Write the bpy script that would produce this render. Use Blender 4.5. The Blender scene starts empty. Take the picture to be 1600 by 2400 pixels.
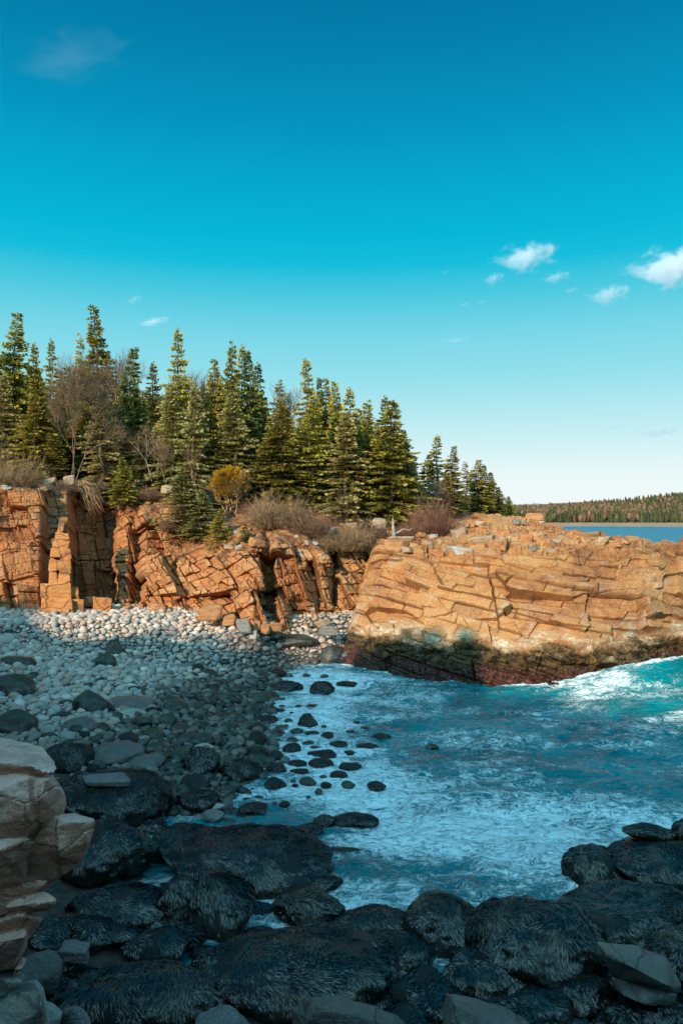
import bpy, bmesh, math, random
import numpy as np
from mathutils import Vector, Matrix
random.seed(7); rng = np.random.default_rng(7)
sc = bpy.context.scene
COL = sc.collection
# ---------------------------------------------------------------- camera
F = 1750.0; CU = 800.0; CV = 1200.0; CH = 10.0      # pinhole of the 1600x2400 photo, eye 10 m above the sea
cam_d = bpy.data.cameras.new("camera"); cam = bpy.data.objects.new("camera", cam_d); COL.objects.link(cam)
cam.location = (0, 0, CH); cam.rotation_euler = (math.radians(90), 0, 0)
cam_d.sensor_fit = 'VERTICAL'; cam_d.sensor_height = 36.0; cam_d.lens = 36.0 * F / 2400.0
cam_d.clip_start = 0.1; cam_d.clip_end = 20000
sc.camera = cam
# ---------------------------------------------------------------- light
SUN_EL = math.radians(24.0)
SA = np.array((-0.5, -0.866)); SB = np.array((0.866, -0.5))      # horizontal direction to the sun, and across it
sd = Vector((SA[0] * math.cos(SUN_EL), SA[1] * math.cos(SUN_EL), math.sin(SUN_EL)))
sun_d = bpy.data.lights.new("sun", 'SUN'); sun = bpy.data.objects.new("sun", sun_d); COL.objects.link(sun)
sun_d.energy = 4.1; sun_d.angle = math.radians(0.6); sun_d.color = (1.0, 0.79, 0.53)
sun.rotation_euler = sd.to_track_quat('Z', 'Y').to_euler()
sun.location = sd * 100
world = bpy.data.worlds.new("World"); sc.world = world; world.use_nodes = True
nt = world.node_tree; nt.nodes.clear()
wo = nt.nodes.new('ShaderNodeOutputWorld'); bg = nt.nodes.new('ShaderNodeBackground')
sky = nt.nodes.new('ShaderNodeTexSky'); sky.sky_type = 'NISHITA'; sky.sun_disc = False
sky.sun_elevation = SUN_EL; sky.sun_rotation = math.radians(210)
tc = nt.nodes.new('ShaderNodeTexCoord'); sx = nt.nodes.new('ShaderNodeSeparateXYZ'); rp = nt.nodes.new('ShaderNodeValToRGB')
nt.links.new(tc.outputs['Generated'], sx.inputs[0]); nt.links.new(sx.outputs['Z'], rp.inputs[0])
def s2l(c): return tuple(((v / 255 + .055) / 1.055) ** 2.4 if v > 10 else v / 255 / 12.92 for v in c)
stops = [(0.0, (242, 250, 250)), (0.045, (236, 249, 249)), (0.10, (200, 239, 244)), (0.17, (152, 225, 237)), (0.235, (116, 213, 231)), (0.275, (76, 202, 225)),
         (0.312, (18, 190, 221)), (0.345, (0, 182, 216)), (0.40, (0, 168, 205)), (0.46, (0, 148, 191)), (0.53, (0, 128, 173)), (0.60, (0, 110, 157)), (0.75, (0, 92, 140)), (1.0, (4, 76, 124))]
el = rp.color_ramp.elements
while len(el) > 1: el.remove(el[-1])
for i, (p, c) in enumerate(stops):
    e = el[0] if i == 0 else el.new(p)
    e.position = p; e.color = (*s2l(c), 1)
SKYS = 0.1; EXPO = 0.45
vm = nt.nodes.new('ShaderNodeVectorMath'); vm.operation = 'SCALE'; vm.inputs['Scale'].default_value = 1 / SKYS / 2 ** EXPO
mx = nt.nodes.new('ShaderNodeMix'); mx.data_type = 'RGBA'; mx.inputs[0].default_value = 0.99
# the sky grows brighter and paler towards the sun, which stands behind the viewer
dt = nt.nodes.new('ShaderNodeVectorMath'); dt.operation = 'DOT_PRODUCT'; dt.inputs[1].default_value = sd; nt.links.new(tc.outputs['Generated'], dt.inputs[0])
mr_ = nt.nodes.new('ShaderNodeMapRange'); mr_.inputs[1].default_value = 0.05; mr_.inputs[2].default_value = 1.0; nt.links.new(dt.outputs['Value'], mr_.inputs[0])
pw = nt.nodes.new('ShaderNodeMath'); pw.operation = 'POWER'; pw.inputs[1].default_value = 1.4; nt.links.new(mr_.outputs[0], pw.inputs[0])
gm = nt.nodes.new('ShaderNodeVectorMath'); gm.operation = 'SCALE'; gm.inputs[0].default_value = (.85, 1.95, 2.3); nt.links.new(pw.outputs[0], gm.inputs['Scale'])
ga = nt.nodes.new('ShaderNodeVectorMath'); ga.operation = 'ADD'; nt.links.new(rp.outputs[0], ga.inputs[0]); nt.links.new(gm.outputs[0], ga.inputs[1])
nt.links.new(ga.outputs[0], vm.inputs[0]); nt.links.new(sky.outputs[0], mx.inputs[6]); nt.links.new(vm.outputs[0], mx.inputs[7])
nt.links.new(mx.outputs[2], bg.inputs[0]); bg.inputs[1].default_value = SKYS; nt.links.new(bg.outputs[0], wo.inputs[0])
sc.view_settings.view_transform = 'Standard'; sc.view_settings.look = 'None'
sc.view_settings.gamma = 1; sc.view_settings.use_curve_mapping = False; sc.view_settings.exposure = EXPO
sc.cycles.use_denoising = True
sc.cycles.max_bounces = 6; sc.cycles.transparent_max_bounces = 12; sc.cycles.volume_bounces = 4
sc.cycles.use_adaptive_sampling = True

# ---------------------------------------------------------------- helpers
def wx(u, Y): return (np.asarray(u) - CU) / F * Y
def wz(v, Y): return CH - (np.asarray(v) - CV) / F * Y
def _h(ix, iy, iz, seed):
    a = (ix.astype(np.int64) * 73856093) ^ (iy.astype(np.int64) * 19349663) ^ (iz.astype(np.int64) * 83492791) ^ (seed * 2654435761 & 0x7fffffff)
    a = (a ^ (a >> 13)) * 1274126177 & 0xffffffff
    a = (a ^ (a >> 16)) * 2246822519 & 0xffffffff
    return ((a ^ (a >> 15)) & 0xffffff) / float(0x1000000)
def noise3(x, y, z, seed=0):
    x = np.asarray(x, float); y = np.asarray(y, float); z = np.asarray(z, float) + np.zeros_like(x)
    ix, iy, iz = np.floor(x), np.floor(y), np.floor(z)
    fx, fy, fz = x - ix, y - iy, z - iz
    fx = fx * fx * (3 - 2 * fx); fy = fy * fy * (3 - 2 * fy); fz = fz * fz * (3 - 2 * fz)
    r = 0
    for a in (0, 1):
        for b in (0, 1):
            for c in (0, 1):
                r = r + (fx if a else 1 - fx) * (fy if b else 1 - fy) * (fz if c else 1 - fz) * _h(ix + a, iy + b, iz + c, seed)
    return r * 2 - 1
def fbm(x, y, z=0.0, seed=0, oct=4, gain=.5):
    r = 0; a = 1; t = 0
    z = np.zeros_like(np.asarray(x, float)) + z
    for i in range(oct):
        r = r + a * noise3(x, y, z, seed + i * 17); t += a; a *= gain
        x, y, z = x * 2.03 + 5.1, y * 2.03 - 3.7, z * 2.03 + 1.3
    return r / t
def blocks(s, t, sx, sy, seed, jit=.75):
    """fractured-rock cells: id hashes, edge closeness and local offsets of the nearest cell (Chebyshev metric gives angular blocks)"""
    p, q = s / sx, t / sy
    ip, iq = np.floor(p), np.floor(q)
    d1 = np.full(p.shape, 9.); d2 = d1.copy(); bi = ip.copy(); bj = iq.copy(); bx = p * 0; by = p * 0
    for a in (-1, 0, 1):
        for b in (-1, 0, 1):
            ci, cj = ip + a, iq + b
            cx = ci + .5 + jit * (_h(ci, cj, ci * 0, seed) - .5); cy = cj + .5 + jit * (_h(ci, cj, ci * 0 + 1, seed) - .5)
            dx, dy = p - cx, q - cy
            d = np.maximum(np.abs(dx), np.abs(dy)) * .8 + .2 * (np.abs(dx) + np.abs(dy))
            m = d < d1
            d2 = np.where(m, d1, np.minimum(d2, d)); d1 = np.where(m, d, d1)
            bi = np.where(m, ci, bi); bj = np.where(m, cj, bj); bx = np.where(m, dx, bx); by = np.where(m, dy, by)
    z = bi * 0
    return _h(bi, bj, z + 2, seed), _h(bi, bj, z + 3, seed) - .5, _h(bi, bj, z + 4, seed) - .5, d2 - d1, bx, by
def frac(s, t, sx, sy, amp, seed, groove=.5, tilt=1.0, jit=.75, gw=.07):
    h1, h2, h3, e, dx, dy = blocks(s, t, sx, sy, seed, jit)
    g = np.exp(-(e / gw) ** 2)
    return amp * ((h1 - .5) + tilt * (h2 * dx + h3 * dy) * 1.6) - groove * amp * g, g, h1

def bricks(p, q, w, h, amp, seed, gw=.04, groove=.12, tilt=.6):
    """bedded, jointed rock: rows of uneven height cut by uneven cross joints; joints are thin and some are closed"""
    z0 = np.zeros_like(p)
    def lines(a, per, row, k):
        i = np.floor(a / per)
        lo = (i + .55 * (_h(i, row, z0 + k, seed) - .5)) * per
        hi = (i + 1 + .55 * (_h(i + 1, row, z0 + k, seed) - .5)) * per
        i = np.where(a < lo, i - 1, np.where(a >= hi, i + 1, i))
        lo = (i + .55 * (_h(i, row, z0 + k, seed) - .5)) * per
        hi = (i + 1 + .55 * (_h(i + 1, row, z0 + k, seed) - .5)) * per
        return i, a - lo, hi - a, _h(i, row, z0 + k + 9, seed), _h(i + 1, row, z0 + k + 9, seed)
    r, a0, a1, s0, s1 = lines(q, h, z0, 1)
    wr = w * (.6 + .9 * _h(r, z0, z0 + 5, seed))
    c, b0, b1, u0, u1 = lines(p / wr + 17 * _h(r, z0, z0 + 6, seed), 1.0, r, 2)
    b0 = b0 * wr; b1 = b1 * wr
    g = np.maximum(np.maximum(np.exp(-(a0 / gw) ** 2) * np.clip(s0 * 1.6 - .2, 0, 1), np.exp(-(a1 / gw) ** 2) * np.clip(s1 * 1.6 - .2, 0, 1)),
                   np.maximum(np.exp(-(b0 / gw) ** 2) * np.clip(u0 * 1.6 - .4, 0, 1), np.exp(-(b1 / gw) ** 2) * np.clip(u1 * 1.6 - .4, 0, 1)))
    h1 = _h(c, r, z0 + 7, seed); h2 = _h(c, r, z0 + 8, seed) - .5; h3 = _h(c, r, z0 + 10, seed) - .5
    return amp * ((h1 - .5) + tilt * (h2 * (b0 - b1) / wr + .35 * h3 * (a0 - a1) / h)) - groove * g, g, h1

def mesh_np(name, V, Fc, mat=None, smooth=False, attrs=None, parent=None, mats=None):
    V = np.ascontiguousarray(V, dtype=np.float32); Fc = np.ascontiguousarray(Fc, dtype=np.int32)
    me = bpy.data.meshes.new(name)
    me.vertices.add(len(V)); me.vertices.foreach_set('co', V.ravel())
    n, k = Fc.shape
    me.loops.add(n * k); me.loops.foreach_set('vertex_index', Fc.ravel())
    me.polygons.add(n); me.polygons.foreach_set('loop_start', np.arange(0, n * k, k, dtype=np.int32))
    me.polygons.foreach_set('use_smooth', np.full(n, bool(smooth)))
    for an, av in (attrs or {}).items():
        av = np.asarray(av, np.float32)
        if av.ndim == 2:
            A = me.attributes.new(an, 'FLOAT_COLOR', 'POINT'); c = np.ones((len(V), 4), np.float32); c[:, :3] = av[:, :3]
            A.data.foreach_set('color', c.ravel())
        else:
            A = me.attributes.new(an, 'FLOAT', 'POINT'); A.data.foreach_set('value', av)
    me.update(calc_edges=True); me.validate()
    if mat: me.materials.append(mat)
    o = bpy.data.objects.new(name, me); COL.objects.link(o)
    if parent: o.parent = parent
    return o
def grid_faces(R, C, flip=False):
    i = np.arange(R * C).reshape(R, C)
    f = np.stack([i[:-1, :-1], i[:-1, 1:], i[1:, 1:], i[1:, :-1]], -1).reshape(-1, 4)
    return f[:, ::-1] if flip else f
def tag(o, label=None, cat=None, group=None, kind=None):
    if label: o['label'] = label
    if cat: o['category'] = cat
    if group: o['group'] = group
    if kind: o['kind'] = kind
    return o
def empty(name, loc=(0, 0, 0), rz=0):
    o = bpy.data.objects.new(name, None); COL.objects.link(o); o.location = loc; o.rotation_euler = (0, 0, rz)
    o.empty_display_size = .2
    return o
def copy_tree(o, parent=None):
    c = o.copy(); COL.objects.link(c)
    if parent: c.parent = parent
    for ch in list(o.children): copy_tree(ch, c)
    return c
_ico = {}
def ico(n):
    if n not in _ico:
        bm = bmesh.new(); bmesh.ops.create_icosphere(bm, subdivisions=n, radius=1)
        V = np.array([v.co[:] for v in bm.verts]); Fc = np.array([[v.index for v in f.verts] for f in bm.faces]); bm.free()
        V /= np.linalg.norm(V, axis=1)[:, None]
        _ico[n] = (V, Fc)
    return _ico[n]

# ---------------------------------------------------------------- materials
class NB:
    def __init__(s, name):
        s.m = bpy.data.materials.new(name); s.m.use_nodes = True; s.t = s.m.node_tree; s.t.nodes.clear()
        s.o = s.t.nodes.new('ShaderNodeOutputMaterial'); s._p = None
    def n(s, ty, **k):
        x = s.t.nodes.new(ty)
        for a, b in k.items(): setattr(x, a, b)
        return x
    def l(s, a, b): s.t.links.new(a, b)
    def put(s, inp, v):
        if isinstance(v, bpy.types.NodeSocket): s.l(v, inp)
        elif isinstance(v, tuple) and len(v) == 3 and inp.type == 'RGBA': inp.default_value = (*v, 1)
        elif inp.type == 'RGBA' and isinstance(v, (int, float)): inp.default_value = (v, v, v, 1)
        else: inp.default_value = v
    def pos(s):
        if not s._p: s._p = s.n('ShaderNodeNewGeometry').outputs['Position']
        return s._p
    def obj(s): return s.n('ShaderNodeTexCoord').outputs['Object']
    def scl(s, v, k, rot=(0, 0, 0)):
        x = s.n('ShaderNodeMapping'); s.l(v, x.inputs[0]); x.inputs['Scale'].default_value = k; x.inputs['Rotation'].default_value = rot; return x.outputs[0]
    def noise(s, v, scale, detail=4, rough=.55, dist=0.0):
        x = s.n('ShaderNodeTexNoise'); s.l(v, x.inputs['Vector']); x.inputs['Scale'].default_value = scale
        x.inputs['Detail'].default_value = detail; x.inputs['Roughness'].default_value = rough; x.inputs['Distortion'].default_value = dist
        return x.outputs[0]
    def ramp(s, f, st):
        x = s.n('ShaderNodeValToRGB'); s.l(f, x.inputs[0]); e = x.color_ramp.elements
        while len(e) > 1: e.remove(e[-1])
        for i, (p, c) in enumerate(st):
            q = e[0] if i == 0 else e.new(p)
            q.position = p; q.color = (*c, 1) if isinstance(c, tuple) else (c, c, c, 1)
        return x.outputs[0]
    def mix(s, f, a, b, mode='MIX'):
        x = s.n('ShaderNodeMix', data_type='RGBA', blend_type=mode); s.put(x.inputs[0], f); s.put(x.inputs[6], a); s.put(x.inputs[7], b); return x.outputs[2]
    def math(s, op, a, b=0.0, c=0.0, clamp=False):
        x = s.n('ShaderNodeMath', operation=op); x.use_clamp = clamp
        s.put(x.inputs[0], a); s.put(x.inputs[1], b); s.put(x.inputs[2], c); return x.outputs[0]
    def mr(s, v, a, b, c=0.0, d=1.0):
        x = s.n('ShaderNodeMapRange'); x.interpolation_type = 'SMOOTHSTEP'
        s.put(x.inputs[0], v); s.put(x.inputs[1], a); s.put(x.inputs[2], b); s.put(x.inputs[3], c); s.put(x.inputs[4], d); return x.outputs[0]
    def attr(s, name):
        x = s.n('ShaderNodeAttribute'); x.attribute_name = name; return x
    def rnd(s): return s.n('ShaderNodeObjectInfo').outputs['Random']
    def bump(s, h, strength=.5, dist=.05):
        x = s.n('ShaderNodeBump'); s.put(x.inputs['Height'], h); s.put(x.inputs['Strength'], strength); s.put(x.inputs['Distance'], dist); return x.outputs[0]
    def pbr(s, col, rough=.8, nor=None, spec=.3, **k):
        b = s.n('ShaderNodeBsdfPrincipled'); s.put(b.inputs['Base Color'], col); s.put(b.inputs['Roughness'], rough)
        s.put(b.inputs['Specular IOR Level'], spec)
        if nor is not None: s.l(nor, b.inputs['Normal'])
        for a, v in k.items(): s.put(b.inputs[a], v)
        s.l(b.outputs[0], s.o.inputs[0]); return b
M = {}
def zpos(b):
    x = b.n('ShaderNodeSeparateXYZ'); b.l(b.pos(), x.inputs[0]); return x.outputs
# the granite of the cliffs: oxide staining, dark streaks, tidal bands, litter soil where the attribute says so
b = NB('granite_cliff'); P = b.pos(); X = zpos(b)
big = b.noise(P, .22, 3, .6, .4); mid = b.noise(P, 1.1, 5, .6); fine = b.noise(P, 9, 5, .65)
streak = b.noise(b.scl(P, (1.6, 1.6, .22)), 1.0, 5, .6)
tone = b.attr('tone').outputs['Fac']; crack = b.attr('crack').outputs['Fac']
c = b.ramp(b.mix(.5, big, mid), [(.36, (.20, .065, .024)), (.44, (.37, .13, .034)), (.52, (.47, .195, .052)), (.6, (.46, .24, .085)), (.68, (.30, .14, .065))])
c = b.mix(b.mr(X[0], 1.0, -4.0, 0, .8), c, b.mix(mid, (.30, .075, .022), (.62, .24, .07)))
c = b.mix(b.ramp(tone, [(0, .0), (.45, .0), (.62, .3), (.8, .4), (1, .7)]), c, (.56, .31, .14))
c = b.mix(b.mr(tone, .38, .12, 0, .7), c, (.26, .11, .055))
c = b.mix(b.mr(streak, .56, .72, 0, .72), c, (.13, .065, .04))
c = b.mix(b.mr(b.noise(P, .5, 4, .6, 1.0), .56, .68, 0, .45), c, (.40, .40, .36))
c = b.mix(b.mr(fine, .35, .7), b.mix(.30, c, (.12, .06, .03)), b.mix(.12, c, (.9, .7, .5)))
c = b.mix(b.math('MULTIPLY', crack, .7), c, (.05, .024, .014))
zz = b.math('ADD', X[2], b.math('MULTIPLY', b.math('SUBTRACT', b.noise(P, .45, 4, .6), .5), 2.2))
zz = b.math('ADD', zz, b.math('MULTIPLY', b.math('SUBTRACT', fine, .5), .9))
tide = b.math('MULTIPLY', b.mr(X[0], -6, -1.5), b.mr(X[1], 56, 53))          # only the rock that stands in the sea
patch = b.noise(b.scl(P, (1.3, 1.3, 3.0)), 1.2, 5, .7)
white = b.mix(b.mr(patch, .42, .55), (.58, .50, .38), (.40, .24, .13))
olive = b.mix(b.mr(patch, .40, .60), (.13, .075, .028), (.012, .012, .007))
red = b.mix(b.mr(b.noise(P, 5, 4, .7), .4, .65), (.035, .013, .011), (.13, .050, .035))
c = b.mix(b.math('MULTIPLY', b.math('MULTIPLY', tide, b.mr(b.noise(P, .5, 4, .7), .42, .56, .12, 1)), b.mr(zz, 2.7, 2.4)), c, white)
c = b.mix(b.math('MULTIPLY', tide, b.mr(zz, 2.1, 1.6)), c, olive)
c = b.mix(b.math('MULTIPLY', tide, b.mr(zz, 1.2, .7)), c, red)
soil = b.ramp(b.noise(P, 1.7, 6, .7), [(.35, (.09, .04, .02)), (.5, (.24, .10, .045)), (.62, (.36, .20, .10)), (.75, (.30, .23, .15))])
c = b.mix(b.mr(b.math('ADD', b.attr('soil').outputs['Fac'], b.math('MULTIPLY', b.math('SUBTRACT', mid, .5), 1.3)), .4, .65), c, soil)
hgt = b.math('ADD', b.noise(P, 3.5, 8, .68), b.math('MULTIPLY', b.noise(P, 16, 4, .7), .35))
b.pbr(c, b.mix(b.math('MULTIPLY', tide, b.mr(zz, 2.0, 1.0)), .85, .45), b.bump(hgt, .7, .09), .25)
M['cliff'] = b.m
# pale pink granite close to the camera and loose blocks
def granite(name, c1, c2, c3, sc_=1.0, spots=.35, rough=.85):
    b = NB(name); P = b.obj()
    a = b.noise(P, 1.1 * sc_, 5, .6, .5); g = b.noise(P, 55 * sc_, 3, .7); st = b.noise(b.scl(P, (1, 1, 5), (0, .25, 0)), 2.2 * sc_, 6, .65)
    c = b.ramp(b.mix(.5, a, st), [(.38, c1), (.5, c2), (.62, c3)])
    c = b.mix(b.mr(g, .38, .66), b.mix(spots, c, (.08, .05, .04)), b.mix(.25 if name != 'golden_granite' and 'orange' not in name else .08, c, (.75, .66, .58)))
    c = b.mix(b.math('MULTIPLY', b.attr('crack').outputs['Fac'], .85), c, (.03, .02, .015))
    c = b.mix(b.mr(b.noise(P, .9 * sc_, 5, .6, 1.5), .56, .62, 0, .65), c, (.13, .09, .08))
    if name == 'pink_granite':      # upward faces mixed paler in patches, the rest slightly browner
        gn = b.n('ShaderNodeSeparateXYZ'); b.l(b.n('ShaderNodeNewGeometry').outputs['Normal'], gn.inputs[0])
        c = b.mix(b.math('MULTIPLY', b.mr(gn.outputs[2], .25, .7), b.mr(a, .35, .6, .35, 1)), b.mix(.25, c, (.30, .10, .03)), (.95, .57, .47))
    b.pbr(c, rough, b.bump(b.math('ADD', b.noise(P, 14 * sc_, 7, .7), b.math('MULTIPLY', st, 1.2)), .85, .05 / sc_), .3); return b.m
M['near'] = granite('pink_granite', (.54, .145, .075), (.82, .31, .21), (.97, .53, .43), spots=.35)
M['stack'] = granite('golden_granite', (.36, .11, .028), (.58, .22, .05), (.60, .29, .10), .5, .3)
M['block'] = granite('orange_granite_block', (.34, .12, .045), (.54, .23, .08), (.62, .36, .18), .5, .3)
M['grey'] = granite('grey_granite', (.10, .11, .12), (.17, .17, .17), (.26, .25, .24), .7, .4, .6)
M['pale'] = granite('pale_granite', (.33, .30, .26), (.47, .44, .40), (.58, .55, .50), .8, .3)
M['wetslab'] = granite('wet_grey_slab', (.022, .045, .035), (.055, .065, .07), (.14, .115, .11), 1.3, .35, .4)
M['tan'] = granite('tan_granite_block', (.36, .22, .12), (.48, .33, .20), (.50, .42, .32), .5, .3)
# dark shore boulder, green on top
b = NB('algae_boulder'); P = b.pos(); Nn = b.n('ShaderNodeNewGeometry').outputs['Normal']; sp = b.n('ShaderNodeSeparateXYZ'); b.l(Nn, sp.inputs[0])
c = b.ramp(b.noise(P, 3, 5, .65), [(.32, (.015, .015, .014)), (.5, (.045, .045, .040)), (.62, (.12, .105, .09)), (.75, (.22, .2, .18))])
c = b.mix(b.math('MULTIPLY', b.mr(sp.outputs[2], .35, .8), b.mr(b.noise(P, 1.5, 4, .6), .38, .6, 0, .8)), c, (.018, .045, .010))
b.pbr(c, .42, b.bump(b.noise(P, 12, 6, .7), .8, .05), .5); M['algae'] = b.m
# rockweed
b = NB('rockweed'); P = b.pos(); t = b.attr('tone').outputs['Fac']
c = b.ramp(t, [(0, (.003, .004, .004)), (.45, (.010, .012, .009)), (.75, (.030, .028, .016)), (1, (.12, .078, .034))])
b.pbr(c, .24, None, 1.0); M['weed'] = b.m
b = NB('weed_bed'); P = b.pos()
b.pbr(b.ramp(b.noise(P, 5, 5, .7), [(.35, (.005, .006, .006)), (.6, (.016, .016, .012)), (.8, (.04, .035, .02))]), .5, b.bump(b.noise(b.scl(P, (1, 1, .5)), 14, 6, .75), 1, .08), .5); M['weedbed'] = b.m
# cobbles: every stone carries its own colour
b = NB('cobble'); P = b.pos(); cc = b.attr('col').outputs['Color']
c = b.mix(b.mr(b.noise(P, 22, 4, .7), .35, .7), b.mix(.35, cc, (.05, .05, .05)), cc)
c = b.mix(b.mr(b.noise(P, 4, 3, .6), .5, .75, 0, .3), c, (.10, .12, .09))
b.pbr(c, b.attr('rough').outputs['Fac'], b.bump(b.noise(P, 30, 4, .6), .3, .02), .4); M['cobble'] = b.m
# beach bed and forest floor in one ground sheet
b = NB('shore_ground'); P = b.pos(); X = zpos(b)
c = b.ramp(b.noise(P, 3, 6, .7), [(.35, (.03, .028, .025)), (.6, (.10, .085, .07))])
c = b.mix(b.mr(X[2], 4, 6.5), c, b.ramp(b.noise(P, 1.5, 6, .7), [(.35, (.06, .035, .02)), (.55, (.17, .10, .05)), (.7, (.10, .11, .04))]))
b.pbr(c, .8, b.bump(b.noise(P, 6, 6, .7), .8, .1), .3); M['ground'] = b.m
def simple(name, st, scale=4, rough=.8, bumps=.5, spec=.2, rndk=0.0, stretch=(1, 1, 1)):
    b = NB(name); P = b.obj(); c = b.ramp(b.noise(b.scl(P, stretch), scale, 4, .65), st)
    if rndk: c = b.mix(b.math('MULTIPLY', b.rnd(), rndk), c, (.02, .02, .01))
    b.pbr(c, rough, b.bump(b.noise(P, scale * 4, 4, .7), bumps, .03), spec); return b.m
M['bark'] = simple('spruce_bark', [(.35, (.10, .075, .055)), (.6, (.24, .19, .15)), (.75, (.38, .33, .27))], 6, stretch=(1, 1, .2))
M['palebark'] = simple('pale_bark', [(.35, (.22, .16, .12)), (.6, (.42, .34, .27))], 6, stretch=(1, 1, .2))
M['twig'] = simple('bare_twigs', [(.35, (.15, .085, .06)), (.65, (.30, .18, .12))], 3)
M['twiggrey'] = simple('grey_twigs', [(.35, (.17, .10, .055)), (.65, (.40, .27, .155))], 3)
M['twigred'] = simple('reddish_twigs', [(.35, (.15, .065, .045)), (.65, (.30, .16, .11))], 3)
M['driftwood'] = simple('bleached_wood', [(.35, (.30, .25, .20)), (.65, (.50, .43, .36))], 8)
def foliage(name, dark, midc, light):
    b = NB(name); P = b.obj(); r = b.rnd(); t = b.attr('tone').outputs['Fac']
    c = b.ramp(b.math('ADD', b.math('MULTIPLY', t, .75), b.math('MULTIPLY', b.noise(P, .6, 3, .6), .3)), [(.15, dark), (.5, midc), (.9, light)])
    hs = b.n('ShaderNodeHueSaturation'); b.put(hs.inputs['Hue'], b.mr(r, 0, 1, .497, .522)); b.put(hs.inputs['Value'], b.mr(b.math('FRACT', b.math('MULTIPLY', r, 7.3)), 0, 1, .75, 1.3)); b.put(hs.inputs['Color'], c)
    d = b.n('ShaderNodeBsdfDiffuse'); b.l(hs.outputs[0], d.inputs[0]); tr = b.n('ShaderNodeBsdfTranslucent'); b.l(hs.outputs[0], tr.inputs[0])
    gl = b.n('ShaderNodeBsdfGlossy'); gl.inputs['Roughness'].default_value = .5; gl.inputs[0].default_value = (.6, .6, .6, 1)
    m1 = b.n('ShaderNodeMixShader'); m1.inputs[0].default_value = .22; b.l(d.outputs[0], m1.inputs[1]); b.l(tr.outputs[0], m1.inputs[2])
    m2 = b.n('ShaderNodeMixShader'); m2.inputs[0].default_value = .03; b.l(m1.outputs[0], m2.inputs[1]); b.l(gl.outputs[0], m2.inputs[2])
    b.l(m2.outputs[0], b.o.inputs[0]); return b.m
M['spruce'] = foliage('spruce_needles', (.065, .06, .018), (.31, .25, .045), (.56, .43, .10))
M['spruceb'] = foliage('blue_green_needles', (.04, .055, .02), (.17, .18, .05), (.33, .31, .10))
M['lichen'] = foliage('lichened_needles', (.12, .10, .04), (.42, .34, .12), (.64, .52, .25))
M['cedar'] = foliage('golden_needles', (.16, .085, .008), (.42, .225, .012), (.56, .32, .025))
b = NB('far_foliage'); cc = b.attr('col').outputs['Color']; b.pbr(b.mix(b.mr(b.noise(b.pos(), .8, 4, .7), .35, .7), b.mix(.45, cc, (.02, .02, .015)), cc), .9, None, .1); M['far'] = b.m
b = NB('far_sand'); b.pbr(b.ramp(b.noise(b.scl(b.pos(), (.05, .3, 1)), 1, 4), [(.4, (.34, .18, .11)), (.6, (.46, .31, .21))]), .9); M['sand'] = b.m
# sea water with foam
b = NB('sea_water'); P = b.pos(); fo = b.attr('foam').outputs['Fac']; ca = b.attr('calm').outputs['Fac']
Pw = b.n('ShaderNodeVectorMath', operation='ADD'); wn = b.n('ShaderNodeTexNoise'); b.l(P, wn.inputs['Vector']); wn.inputs['Scale'].default_value = .8; wn.inputs['Detail'].default_value = 3
ws = b.n('ShaderNodeVectorMath', operation='SCALE'); b.l(wn.outputs['Color'], ws.inputs[0]); ws.inputs['Scale'].default_value = 1.6
b.l(P, Pw.inputs[0]); b.l(ws.outputs[0], Pw.inputs[1]); W = Pw.outputs[0]
def ridge(v): return b.math('SUBTRACT', 1.0, b.math('MULTIPLY', b.math('ABSOLUTE', b.math('SUBTRACT', v, .5)), 5.0))
n1 = b.noise(b.scl(W, (.75, 1.25, 1)), .75, 6, .62, .6); n2 = b.noise(b.scl(W, (.6, 1.2, 1)), 2.2, 6, .65, .8); n3 = b.noise(b.scl(W, (.8, 1.2, 1)), 5.5, 4, .7, .5)
r1 = ridge(n1); r2 = ridge(n2); r3 = ridge(n3)
web = b.math('ADD', b.math('MULTIPLY', r1, .30), b.math('ADD', b.math('MULTIPLY', r2, .42), b.math('MULTIPLY', r3, .28)))
web = b.math('ADD', web, b.math('MULTIPLY', b.math('SUBTRACT', b.noise(b.scl(P, (.5, 1, 1)), .35, 4, .6), .5), 1.5))
th = b.math('SUBTRACT', 1.10, fo)
ff = b.mr(web, th, b.math('ADD', th, .36)); ff = b.math('MULTIPLY', ff, b.mr(fo, .02, .12))
ff = b.math('MULTIPLY', ff, b.mr(n3, .30, .52, .30, 1.0))
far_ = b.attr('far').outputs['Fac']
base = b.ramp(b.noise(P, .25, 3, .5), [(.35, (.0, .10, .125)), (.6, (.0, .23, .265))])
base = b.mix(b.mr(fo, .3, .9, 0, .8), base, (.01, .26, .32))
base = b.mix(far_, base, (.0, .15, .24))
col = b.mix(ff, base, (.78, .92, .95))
wav = b.math('ADD', b.math('MULTIPLY', b.noise(b.scl(P, (.55, 1.5, 1)), 1.1, 3, .55, .3), 1.2), b.math('MULTIPLY', b.noise(b.scl(P, (.6, 1.5, 1)), 3.6, 4, .6, .3), .45))
wav = b.math('ADD', wav, b.math('MULTIPLY', ff, .14))
bp = b.pbr(col, b.math('MAXIMUM', b.mix(ff, .07, .7), b.math('MULTIPLY', far_, .3)), b.bump(wav, 1.0, .34), .5, IOR=1.333)
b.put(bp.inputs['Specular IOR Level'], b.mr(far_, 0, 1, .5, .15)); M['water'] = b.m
b = NB('cloud_vapour'); 
pv = b.n('ShaderNodeVolumePrincipled'); pv.inputs['Color'].default_value = (.97, .97, .98, 1); pv.inputs['Anisotropy'].default_value = .2
O = b.obj(); g = b.n('ShaderNodeVectorMath', operation='LENGTH'); b.l(O, g.inputs[0])
nn = b.noise(b.scl(O, (2.2, 2.2, 1.4)), 1.3, 5, .62, .4)
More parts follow.
